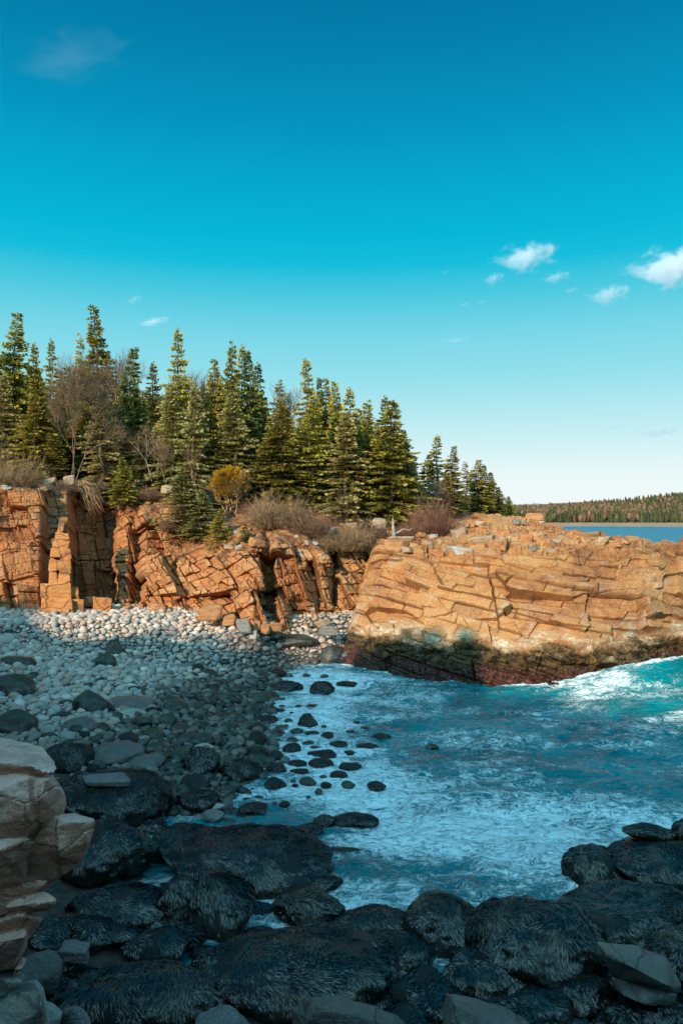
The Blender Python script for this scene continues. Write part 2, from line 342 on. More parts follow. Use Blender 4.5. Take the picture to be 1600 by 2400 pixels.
shape = b.math('ADD', b.math('SUBTRACT', .62, g.outputs['Value']), b.math('MULTIPLY', b.math('SUBTRACT', nn, .5), 2.3))
den = b.n('ShaderNodeAttribute'); den.attribute_type = 'OBJECT'; den.attribute_name = 'density'
b.l(b.math('MULTIPLY', b.mr(shape, 0, .55), den.outputs['Fac']), pv.inputs['Density']); b.l(pv.outputs[0], b.o.inputs['Volume']); M['cloud'] = b.m
def sst(x): x = np.clip(x, 0, 1); return x * x * (3 - 2 * x)
# ---------------------------------------------------------------- shadow skyline: how high anything behind the camera may rise
SHD = [(-80, -30, 6), (-47.3, -33.9, 5), (-45.6, -34.5, 4.5), (-44.7, -36.5, 2.8), (-41, -35, 2.2), (-37.4, -32.7, 2.0), (-35, -37.0, 2.3), (-30.2, -38.6, 2.0), (-24.5, -42.0, .6),
       (-20.5, -44.6, 1.6), (-19.2, -44.6, 2.8), (-17.8, -44.2, 1.9), (-16.4, -43.6, 3.0), (-14.8, -42.0, .4), (-7.9, -39.5, 0), (-.7, -38.6, 0), (9.5, -40, 0), (60, -40, 0)]
def skyline(x, y):
    s = x * SB[0] + y * SB[1]; L = x * SA[0] + y * SA[1]; a = np.array(SHD, float)
    return np.interp(s, a[:, 0], a[:, 2]) + math.tan(SUN_EL) * (L - np.interp(s, a[:, 0], a[:, 1]))
# ---------------------------------------------------------------- beach, shore and the hill behind
WL = np.array([(5, -3.0), (14, -3.6), (19, -4.0), (22, -4.0), (24.3, -4.2), (26.1, -4.3), (27.3, -3.7), (29.2, -3.0), (31.8, -3.2), (35, -3.8), (38.9, -4.0), (43.7, -4.0), (47, -3.6), (49.3, -3.1), (52, -1), (60, 6)])
def shore_d(x, y): return np.interp(y, WL[:, 0], WL[:, 1]) + .35 * noise3(y * .8, y * 0, 0, 5) - x
def ground_z(x, y):
    d = shore_d(x, y)
    z = np.where(d > 0, d * .125, d * .22)
    z = np.minimum(z + np.where(d > 0, 1.25 * sst((y - 44.5) / 5.5) * sst(d / 3.0), 0), 2.8)
    north = np.clip((y - 49.3) * .58, -1.5, 2.5)
    z = np.where((x > -7) & (y > 46), np.maximum(z, np.where(x < 4.5, north, -1.5)), z)
    z = z + .10 * fbm(x * .5, y * .5, 0, 21) * np.clip(d + 1, 0, 1)
    near = np.clip((27 - y) / 3, 0, 1)                                  # weed-covered ledges in front
    z = z * (1 - near) + near * (np.clip(d * .07, -.9, 1.1) - .12 + .45 * fbm(x * .45, y * .45, 0, 33))
    z = np.where(y < 17.5, np.maximum(z, -.25 + .3 * fbm(x * .6, y * .6, 0, 35) + np.clip((17.5 - y) * .1, 0, .4)), z)
    z = np.maximum(z, np.where(y < 13.2, (13.2 - y) * .63, -9)) if True else z
    wall = np.clip((-3.5 - .475 * y - 1.6 * fbm(y * .25, y * 0, 0, 9) - x) / 3.0, 0, 1)   # left wall of the cove, outside the frame
    wall = wall * wall * (3 - 2 * wall)
    top = 12.5 + .5 * np.clip(-x - 22, 0, 40) + .35 * np.clip(-y, 0, 25)
    z = np.maximum(z, np.where(wall > 0, wall * top, -9))
    back = np.clip(8.4 + (-1.0 - y) * .42, 0, 60) * np.clip((2.0 - y) / 2.0, 0, 1)
    back = np.minimum(back, 27 + 1.5 * fbm(x * .05, y * .05, 0, 3))
    back = back * np.clip((60 - x) / 30, 0, 1)
    z = np.maximum(z, np.where(y < 2, back, -9))
    sk = skyline(x, y) - 1.2 + 1.2 * fbm(x * .12, y * .12, 0, 4)
    z = np.where((z > 7) & ((y < -2) | (wall > .3)), np.minimum(z, np.maximum(sk, np.where(y < 0, 8, 5.5))), z)
    z = np.where((np.abs(x) < 3) & (y > -2.5) & (y < 13), np.minimum(z, 9.0 - np.clip(y + .5, 0, 20) * .66), z)
    return z
gx = np.concatenate([np.linspace(-140, -31, 56), np.arange(-30, 22, .16), np.linspace(22.4, 120, 50)])
gy = np.concatenate([np.linspace(-90, -4.4, 50), np.arange(-4, 60, .16)])
GX, GY = np.meshgrid(gx, gy)
GZ = ground_z(GX, GY)
GZ = np.where(GY > 54.5, np.where(GX < -20, GZ * 1.0, GZ), GZ)
tag(mesh_np('ground', np.stack([GX, GY, GZ], -1).reshape(-1, 3), grid_faces(*GX.shape), M['ground'], True), kind='structure')

# ---------------------------------------------------------------- cliffs: a sheet of joints and blocks over a profile given column by column
def sheet(name, u, prof, rows, disp, kind='structure', smooth=False, mat='cliff', soft=12, fixed=None):
    """prof: K x n arrays of (Y, z); rows: grid rows for each of the K-1 spans; disp(s, t, X, Y, Z) -> displacement, attrs"""
    Ys, Zs = [], []
    K = len(prof)
    for k in range(K - 1):
        f = np.linspace(0, 1, rows[k], endpoint=(k == K - 2))[:, None]
        Ys.append(prof[k][0] * (1 - f) + prof[k + 1][0] * f); Zs.append(prof[k][1] * (1 - f) + prof[k + 1][1] * f)
    Y = np.concatenate(Ys); Z = np.concatenate(Zs)
    def sm(A, n, ax):
        for _ in range(n):
            B = np.pad(A, [(1, 1) if a == ax else (0, 0) for a in (0, 1)], mode='edge')
            A = (B[:-2] + 2 * B[1:-1] + B[2:]) / 4 if ax == 0 else (B[:, :-2] + 2 * B[:, 1:-1] + B[:, 2:]) / 4
        return A
    Y = sm(sm(Y, soft, 0), 10, 1); Z = sm(sm(Z, soft, 0), 10, 1)
    X = (u[None, :] - CU) / F * Y
    P = np.stack([X, Y, Z], -1)
    N = np.cross(np.gradient(P, axis=1), np.gradient(P, axis=0)); N /= np.linalg.norm(N, axis=-1, keepdims=True) + 1e-9
    for c in range(3): N[..., c] = sm(sm(N[..., c], 14, 0), 14, 1)
    N /= np.linalg.norm(N, axis=-1, keepdims=True) + 1e-9
    dS = np.linalg.norm(np.diff(P, axis=1, prepend=P[:, :1]), axis=-1); mid = P.shape[0] // 3
    s = np.cumsum(dS[mid])[None, :] + 0 * X
    t = np.cumsum(np.linalg.norm(np.diff(P, axis=0, prepend=P[:1]), axis=-1), axis=0)
    k = (np.arange(Y.shape[0]) / (Y.shape[0] - 1))[:, None] + 0 * X
    D, at = disp(s, t, X, Y, Z, u[None, :] + 0 * X)
    if fixed is not None: N = N * .25 + np.array(fixed) * .75; N /= np.linalg.norm(N, axis=-1, keepdims=True)
    P = P + N * D[..., None]
    o = mesh_np(name, P.reshape(-1, 3), grid_faces(*X.shape), M[mat], smooth, {a: v.ravel() for a, v in at.items()})
    tag(o, kind=kind)
    return P
CT = np.array([  # u, base Y, cliff top Y, v, slope Y, v, forest edge Y, v
    (-900, 46, 47, 1130, 50, 1110, 56, 1085), (-300, 52, 53.5, 1140, 56, 1125, 60, 1095), (0, 54.5, 56.3, 1146, 58, 1140, 62, 1118), (95, 54.6, 56.6, 1152, 58, 1145, 62, 1125), (112, 57.8, 58.6, 1152, 58.7, 1145, 62, 1125),
    (160, 58, 59, 1156, 60, 1148, 63, 1130), (180, 62.3, 62.8, 1160, 62.5, 1150, 65, 1135), (235, 63.3, 63.8, 1172, 64.4, 1160, 66, 1135), (262, 63.3, 64, 1180, 64.6, 1165, 66.5, 1135),
    (275, 57.5, 62.5, 1190, 63.5, 1175, 66, 1135), (300, 57.2, 61, 1185, 63, 1170, 66, 1135), (322, 59.2, 61.6, 1187, 63, 1165, 66, 1137), (338, 55.3, 60, 1192, 62.5, 1165, 66, 1137),
    (400, 54.5, 59.5, 1205, 62, 1175, 66, 1142), (440, 54.8, 59, 1235, 62, 1190, 66, 1145), (465, 54, 57.2, 1258, 61, 1200, 66, 1148), (505, 52, 55.8, 1272, 60.5, 1215, 66, 1150), (545, 50.3, 54.2, 1287, 59, 1228, 66, 1155),
    (595, 50, 53.6, 1285, 59, 1232, 66, 1160), (612, 51, 54, 1270, 59, 1228, 66, 1165), (622, 55.2, 56.2, 1266, 59.2, 1227, 66, 1167), (636, 55, 56.2, 1264, 59, 1225, 66, 1168), (645, 52, 54.3, 1266, 59, 1225, 66, 1172), (700, 53, 54.8, 1272, 59, 1228, 66, 1185),
    (752, 53.6, 55.2, 1288, 60, 1238, 66, 1195), (772, 54, 56, 1292, 60.5, 1240, 66.5, 1198), (781, 57.5, 60, 1285, 62, 1245, 68, 1200), (790, 55.0, 58.3, 1286, 61, 1245, 68, 1200), (830, 54.8, 59.2, 1276, 63.5, 1248, 69, 1205),
    (900, 54.6, 60, 1274, 64.5, 1246, 70, 1208), (960, 58.5, 63, 1264, 66, 1240, 72, 1207), (1100, 62, 66, 1250, 70, 1225, 78, 1206), (1180, 66, 70, 1245, 74, 1230, 84, 1209), (1205, 66, 70, 1300, 74, 1300, 84, 1300), (1240, 66, 70, 1420, 74, 1420, 84, 1420)], float)
u = np.concatenate([np.linspace(-900, -60, 90, endpoint=False), np.arange(-60, 905, 1.15), np.linspace(906, 1240, 60)])
def ctc(k): return np.interp(u, CT[:, 0], CT[:, k])
bz = 2.4 + 0 * u
prof = [(ctc(1) - .8, bz - 2.5), (ctc(1), bz), (ctc(1) * .45 + ctc(2) * .55, bz * .45 + wz(ctc(3), ctc(2)) * .55 + .4), (ctc(2), wz(ctc(3), ctc(2))), (ctc(4), wz(ctc(5), ctc(4))), (ctc(6), wz(ctc(7), ctc(6))),
        (ctc(6) + 30, wz(ctc(7), ctc(6)) + 3), (ctc(6) + 110, wz(ctc(7), ctc(6)) - 8)]
def disp_cliff(s, t, X, Y, Z, U):
    top = np.interp(U, CT[:, 0], CT[:, 3]); zt = wz(top, np.interp(U, CT[:, 0], CT[:, 2]))
    soil = sst((Z - zt + .9) / 1.3)
    rub = sst((U - 380) / 60) * sst((560 - U) / 40)                       # crumbling gully below the shrubs
    zr = wz(1290 + .9 * np.abs(U - 470), Y)
    soil = np.maximum(soil, rub * sst((Z - zr + .3) / 1.2) * .75)
    soil = np.maximum(soil, sst((U - 775) / 12) * .3 * sst((900 - U) / 40) * (.6 + .4 * noise3(s * .5, t * .5, 0, 3)))
    s = X + .45 * Y; t = Z + .25 * (Y - 50) - .08 * X
    ws = s + .3 * fbm(s * .35, t * .35, 0, 61); wt = t + .3 * fbm(s * .35, t * .35, 0, 62)
    lean = ws + .18 * wt
    left = sst((330 - U) / 120)
    a1, g1, h1 = bricks(lean, wt + .15 * ws, 1.35, 2.7, 1.2, 71, .05, .40, 1.6)
    a0, g0, h0 = frac(ws + .45 * wt, wt - .3 * ws, 3.2, 2.6, 1.0, 70, .04, 1.2, .6, .02); a1 = a1 + .75 * a0
    b1, gb, hb = bricks(wt * .06 + ws, wt - .05 * ws, 2.3, 1.7, .34, 75, .05, .2, .9)
    b2, gc, hc = bricks(ws, wt, 1.1, .8, .12, 77, .03, .04, 1.0)
    a2, g2, h2 = bricks(lean + .25 * wt, wt - .2 * ws, .62, .85, .40, 72, .035, .22, 1.6)
    a3, g3, h3 = bricks(ws - .2 * wt, wt + .1 * ws, .30, .34, .12, 73, .03, .05, 1.3)
    hard = 1 - .85 * soil
    D = (a1 * (1 - left) + (1.3 * b1 + b2 + .75 * a1) * left) + a2 * (1 - .75 * left) + a3 * (1 - .6 * left)
    D = D * hard + .045 * fbm(s * 3, t * 3, 0, 74) + soil * .35 * fbm(s * .8, t * .8, 0, 76, 5)
    g1 = g1 * (1 - left) + np.maximum(gb, gc * .35) * left; h1 = h1 * (1 - left) + hb * left; g2 = g2 * (1 - .7 * left)
    return D, dict(tone=np.clip(.45 * h1 + .35 * h2 + .2 * h3 + .05, 0, 1) * hard + .5 * (1 - hard), crack=np.clip(g1 * .9 + g2 * .6 + g3 * .25, 0, 1) * hard, soil=soil)
CP = sheet('cliff', u, prof, [20, 190, 190, 60, 60, 30, 12], disp_cliff, fixed=(.15, -.95, .25))
# the headland
HY = np.array([(780, 49.6), (790, 49.3), (830, 48.4), (900, 46.7), (1000, 44.9), (1100, 43.75), (1200, 42.7), (1340, 42.1), (1450, 43.2), (1550, 45.5), (1600, 46.5), (2000, 49), (2600, 54)])
HE = np.array([(780, 1550), (790, 1538), (800, 1500), (820, 1445), (840, 1392), (860, 1338), (878, 1292), (890, 1283), (960, 1292), (1050, 1300), (1150, 1292), (1300, 1296), (1400, 1302), (1500, 1292), (1600, 1286), (2600, 1290)])
HR = np.array([(780, 1545, 51.5), (800, 1497, 53), (840, 1390, 55), (878, 1290, 57), (890, 1276, 58), (930, 1266, 60), (1000, 1246, 65), (1050, 1226, 69), (1090, 1213, 73), (1140, 1209, 75), (1190, 1207, 75), (1240, 1215, 73), (1300, 1232, 69), (1380, 1248, 65),
               (1430, 1262, 62), (1480, 1266, 60), (1540, 1268, 58), (1600, 1277, 57), (1800, 1282, 57), (2600, 1290, 60)])
u = np.concatenate([np.arange(782, 1660, 1.2), np.linspace(1662, 2600, 120)])
yw = np.interp(u, HY[:, 0], HY[:, 1]); ve = np.interp(u, HE[:, 0], HE[:, 1]); vr = np.interp(u, HR[:, 0], HR[:, 1]); yr = np.interp(u, HR[:, 0], HR[:, 2])
le = sst((u - 785) / 100)
ye = yw + 1.3 + 6.6 * le; ze = wz(ve, ye); k3 = np.clip(ze / 7.0, .12, 1)
prof = [(yw - .8, 0 * u - 2), (yw, 0 * u), (yw + .7 * k3, 1.75 * k3), (yw + 2.6 * k3, 2.25 * k3), (ye * .5 + (yw + 2.6 * k3) * .5, ze * .5 + 2.25 * k3 * .5 + .25), (ye, ze), (yr, wz(vr, yr)), (yr + 10, wz(vr, yr) - 4.5), (yr + 24, 0 * u - 3)]
def disp_head(s, t, X, Y, Z, U):
    ca, sa = math.cos(.21), math.sin(.21)
    wt = t + .16 * fbm(s * .2, t * .2, 0, 81); ws = s + .5 * fbm(s * .25, t * .3, 0, 82)
    p = ws * ca - wt * sa; q = ws * sa + wt * ca
    edge = np.interp(U, HE[:, 0], HE[:, 1]); v = CV + (CH - Z) / Y * F
    topz = sst((edge + 12 - v) / 20)
    low = sst((2.5 - Z) / .8)
    fade = sst((U - 785) / 50)
    a1, g1, h1 = bricks(p + .3 * q, q, 4.6, 1.75, .62, 91, .06, .34, .9)
    a2, g2, h2 = bricks(p - .25 * q, q + .12 * fbm(s * .3, t * .3, 0, 83), 2.3, .80, .24, 92, .04, .16, 1.2)
    a3, g3, h3 = bricks(p, q, .9, .24, .07, 93, .03, .04, .8)
    a5, g5, h5 = frac(p * .6 + q * .5, q - .2 * p, 2.6, 2.2, .55, 99, .05, 1.5, .75, .02)
    a4, g4, h4 = frac(p, q, 1.2, .8, 1.1, 94, .15, 1.4, .75, .05)
    D = (a1 * 1.25 + a5 * .9) * (1 - .55 * topz) + a2 * (.8 + .2 * topz) + a3 * (.5 + 1.7 * low) + topz * a4 * .38 + .05 * fbm(s * 3, t * 3, 0, 95) + low * (.10 * fbm(s * 1.2, t * 1.2, 0, 96) + .14 * fbm(s * 5, t * 5, 0, 97))
    g4 = np.maximum(g4, 0)
    D = D * (.15 + .85 * sst((U - 790) / 130)) - .25 * (1 - sst((U - 790) / 130))
    soil = topz * sst((1120 - U) / 100) * sst((noise3(s * .5, t * .35, 0, 98) + .1) / .5) * .8
    return D, dict(tone=np.clip(.45 * h1 + .35 * h2 + .2 * h3, 0, 1), crack=np.clip(g1 * .95 + g2 * .7 + g3 * .25 + g5 * .5 + topz * g4 * .6, 0, 1) * (1 - .5 * low), soil=soil)
HP = sheet('headland', u, prof, [16, 50, 40, 130, 130, 120, 40, 20], disp_head, soft=160)
# forest floor that carries the wood behind the cliff edge down to the sea on the far side is part of the cliff sheet

# ---------------------------------------------------------------- sea
def axis(lo, hi, a, b, st, n1, n2):
    return np.concatenate([a - np.geomspace(1, a - lo + 1, n1)[::-1][:-1] + 1, np.arange(a, b, st), b + np.geomspace(1, hi - b + 1, n2) - 1])
sx_ = axis(-200, 3000, -8, 24, .085, 30, 90); sy_ = axis(-60, 9000, 12.5, 51, .07, 30, 120)
sx_ = np.unique(np.round(sx_, 4)); sy_ = np.unique(np.round(sy_, 4))
WX, WY = np.meshgrid(sx_, sy_)
infine = sst((26 - WX) / 4) * sst((54 - WY) / 3) * sst((WX + 12) / 3) * sst((WY - 8) / 3)
def g2(x0, y0, rx, ry, rot=0.0):
    c, s_ = math.cos(rot), math.sin(rot); dx, dy = WX - x0, WY - y0
    return np.exp(-((dx * c + dy * s_) / rx) ** 2 - ((-dx * s_ + dy * c) / ry) ** 2)
dsh = -shore_d(WX, WY); deep = sst(dsh / 6)
swell = .10 * np.sin(WY * .9 + 1.2 * fbm(WX * .12, WY * .1, 0, 2) * 3 + WX * .12) + .14 * fbm(WX * .30, WY * .55, 0, 6, 4) + .13 * fbm(WX * .9, WY * 1.9, 0, 7, 3) + .05 * fbm(WX * 2.2, WY * 4.5, 0, 17, 3)
wave = 1.35 * g2(19.3, 42.6, 5.6, 1.6, .05) + .45 * g2(19, 39.5, 6, 3.2, .1) + .5 * g2(25, 42, 5, 3) - .15 * g2(10, 39.5, 4, 1.2, .1)
surge = .28 * g2(7.2, 29.5, 1.6, .8, -.5) + .2 * g2(5.5, 26, 2.5, .6, -.4)
WZ = (swell * (.25 + .75 * deep) + wave + surge) * infine + (1 - infine) * .12 * np.sin(WY * .21 + WX * .05)
churn = infine * np.clip(1 - deep * .5, 0, 1) * .06 * fbm(WX * 2.6, WY * 3.4, 0, 12, 3)
WZ = WZ + churn
WZ = np.where((WY < 60) & (WY > 8), WZ, WZ)
foam = .80 * g2(-1, 45, 4.5, 6) + .62 * g2(-1.5, 36, 3.4, 6) + .62 * g2(-.5, 28.5, 4.2, 4.5) + .64 * g2(3.5, 23.5, 6, 3.6, -.2) + .54 * g2(9, 20.5, 5, 3.2) + .40 * g2(12.5, 24.5, 6, 4.0, -.1) + .4 * g2(6.5, 29, 3.2, 2.4, .4)
foam = np.maximum(foam, .75 * g2(0, 18, 4, 3.5)); foam = np.minimum(foam, .86)
hw = np.interp(WX / np.maximum(WY, 1) * F + CU, HY[:, 0], HY[:, 1]) - WY
foam = np.maximum(foam, .78 * np.exp(-(np.clip(hw, 0, 9) / .55) ** 2) * (WX > -1) * (WY < 60))
crest = g2(17.9, 42.8, 3.2, .8, .1)
foam = np.maximum(foam, 1.05 * crest); foam = np.maximum(foam, .58 * g2(21.5, 42.8, 5, 2.2)); foam = np.maximum(foam, .62 * g2(15.2, 41.5, 1.2, 1.4, .8)); foam = np.maximum(foam, .6 * g2(13, 41.6, 2.6, .5, .15))
foam = np.maximum(foam, .42 * (dsh < 9) * (WY < 60) * (WY > 5)) 
foam = np.where(WY < 60, np.maximum(foam, .39), .22)
foam = np.where(WY > 540, .22, foam)
WZ = WZ + .12 * crest * fbm(WX * 3, WY * 3, 0, 14, 3)
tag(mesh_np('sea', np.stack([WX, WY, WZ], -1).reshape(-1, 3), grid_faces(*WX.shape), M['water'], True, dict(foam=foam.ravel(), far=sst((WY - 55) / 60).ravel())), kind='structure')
# ---------------------------------------------------------------- rocks
def planes(seed, n):
    r = np.random.default_rng(seed); d = r.normal(size=(n, 3)); d /= np.linalg.norm(d, axis=1)[:, None]
    return d, r.uniform(.72, 1.0, n)
def rfun(D, seed, n=11, p=10, rough=.05, fr=1.6):
    pn, pd = planes(seed, abs(n))
    if n < 0:                                   # boxy block: six jittered sides plus a few random cuts
        r = np.random.default_rng(seed + 1); bx = np.array([(1, 0, 0), (-1, 0, 0), (0, 1, 0), (0, -1, 0), (0, 0, 1), (0, 0, -1)], float) + r.normal(size=(6, 3)) * .16
        bx /= np.linalg.norm(bx, axis=1)[:, None]; pn = np.concatenate([bx, pn]); pd = np.concatenate([r.uniform(.72, .85, 6), pd * 1.12])
    q = np.maximum(D @ pn.T, 0) / pd
    q = np.concatenate([q, np.full((len(D), 1), .9 if n > 0 else .6)], 1)
    r = (q ** p).sum(1) ** (-1 / p)
    return r * (1 + rough * fbm(D[:, 0] * fr + seed, D[:, 1] * fr, D[:, 2] * fr, seed, 4) + (.05 * noise3(D[:, 0] * 6 + seed, D[:, 1] * 6, D[:, 2] * 6, seed) if rough > .1 else 0))
def rock_mesh(name, seed, size, lvl=4, n=11, p=10, rough=.06, mat='grey', smooth=True, fr=1.6, detail=0.0, parent=None):
    V, Fc = ico(lvl); R = rfun(V, seed, n, p, rough, fr); P = V * R[:, None]
    if detail: P = P * (1 + detail * fbm(V[:, 0] * 7, V[:, 1] * 7, V[:, 2] * 7, seed + 5, 3))[:, None]
    cr = np.zeros(len(V))
    return mesh_np(name, P * np.array(size), Fc, M[mat], smooth, dict(crack=cr), parent)
def strands(seed, size, count, length=.25, width=.016, n=11, p=10, rough=.05, zmin=-.55, yaw=0, hang=.9):
    r = np.random.default_rng(seed + 1000)
    D = r.normal(size=(int(count * 1.6), 3)); D /= np.linalg.norm(D, axis=1)[:, None]; D = D[D[:, 2] > zmin][:count]
    S = np.array(size, float); P = D * rfun(D, seed, n, p, rough)[:, None] * S
    kp = fbm(P[:, 0] * 1.4 + 3, P[:, 1] * 1.4, P[:, 2] * 1.4, seed + 77, 3) > -.30; D = D[kp]; P = P[kp]; m = len(D)
    cl = noise3(P[:, 0] * 3.2, P[:, 1] * 3.2, P[:, 2] * 3.2, seed + 3); L = length * (.55 + .9 * r.random(m)) * (1 + .4 * cl)
    ang = fbm(P[:, 0] * 1.3, P[:, 1] * 1.3, P[:, 2] * 1.3, seed + 8, 3) * 5 + r.normal(size=m) * .35
    W = width * (.6 + .8 * r.random(m)); lift = .005 + .022 * r.random(m) ** 2 + .03 * np.clip(cl, 0, 1)
    steps = 4; pts = []; nor = []
    d = D.copy(); sw = np.stack([np.cos(ang), np.sin(ang), 0 * ang], 1)
    for k in range(steps + 1):
        rr = rfun(d, seed, n, p, rough); Pk = d * rr[:, None] * S
        N = d / S; N /= np.linalg.norm(N, axis=1)[:, None]
        Pk = Pk + N * (lift * math.sin(math.pi * (.15 + .75 * k / steps)))[:, None] if False else Pk + N * (lift * (.3 + .7 * math.sin(math.pi * k / steps)))[:, None]
        pts.append(Pk); nor.append(N)
        T = np.array([0, 0, -hang]) + sw * .5 + np.stack([d[:, 0], d[:, 1], 0 * ang], 1) * .3
        T = T - (T * N).sum(1)[:, None] * N; T /= np.linalg.norm(T, axis=1)[:, None] + 1e-6
        q = (Pk + T * (L / steps)[:, None]) / S; d = q / np.linalg.norm(q, axis=1)[:, None]
    V = np.zeros((m, (steps + 1) * 2, 3))
    for k in range(steps + 1):
        T = pts[min(k + 1, steps)] - pts[max(k - 1, 0)]; B = np.cross(nor[k], T); B /= np.linalg.norm(B, axis=1)[:, None] + 1e-6
        B = B + nor[k] * (r.random(m)[:, None] - .5) * 1.3
        w = (W * (1 - .75 * (k / steps) ** 2) * .5)[:, None]
        V[:, 2 * k] = pts[k] - B * w; V[:, 2 * k + 1] = pts[k] + B * w
    base = np.array([[2 * k, 2 * k + 1, 2 * k + 3, 2 * k + 2] for k in range(steps)])
    Fc = (np.arange(m)[:, None, None] * (steps + 1) * 2 + base[None]).reshape(-1, 4)
    tone = np.clip(.40 + .45 * cl + .7 * (r.random(m) - .5), 0, 1)
    return V.reshape(-1, 3), Fc, np.repeat(tone, (steps + 1) * 2)
def place_box(uc, vc, w, h, zc, depth=.9):
    """centre and half sizes of a boulder whose outline fills w x h photo pixels round (uc, vc), its centre zc above the sea"""
    Y = (CH - zc) * F / (vc - CV); th = math.atan((vc - CV) / F)
    H = h / 2 * math.cos(th) * Y / F; a = w / 2 * Y / F; bb = a * depth
    if bb * math.sin(th) > .8 * H: bb = .8 * H / math.sin(th)
    c = math.sqrt(max(H * H - (bb * math.sin(th)) ** 2, (.25 * H) ** 2)) / math.cos(th)
    return ((uc - CU) / F * Y, Y, zc), (a, bb, c)
NWEED = [0]
def weed_boulder(label, uc, vc, w, h, zc, seed, cat='rock', group=None, n=9, p=7, depth=.9, mat='weedbed', dens=520, length=.26, rz=None, yaw=0):
    loc, (a, bb, c) = place_box(uc, vc, w, h, zc, depth)
    sc_ = 1.04
    S = (a * sc_, bb * sc_, c * sc_)
    o = rock_mesh('weedy_boulder', seed, S, 4, n, p, .12, mat)
    o.location = loc
    area = 4 * math.pi * ((a * bb) ** 1.6 / 3 + (a * c) ** 1.6 / 3 + (bb * c) ** 1.6 / 3) ** (1 / 1.6)
    V, Fc, tone = strands(seed, S, int(min(32000, max(300, area * dens))), length * (1.25 if a > .5 else .6), .0135, n, p, .12)
    s = mesh_np('seaweed', V, Fc, M['weed'], False, dict(tone=tone), o)
    tag(o, label, cat, group); return o
def plain_boulder(label, uc, vc, w, h, zc, seed, mat, cat='rock', n=10, p=14, depth=.9, rough=.06, lvl=4, detail=.02, name='boulder', group=None, rot=None):
    loc, (a, bb, c) = place_box(uc, vc, w, h, zc, depth)
    o = rock_mesh(name, seed, (a * 1.12, bb * 1.12, c * 1.12), lvl, n, p, rough, mat, True, 1.6, detail); o.location = loc
    tag(o, label, cat, group); return o
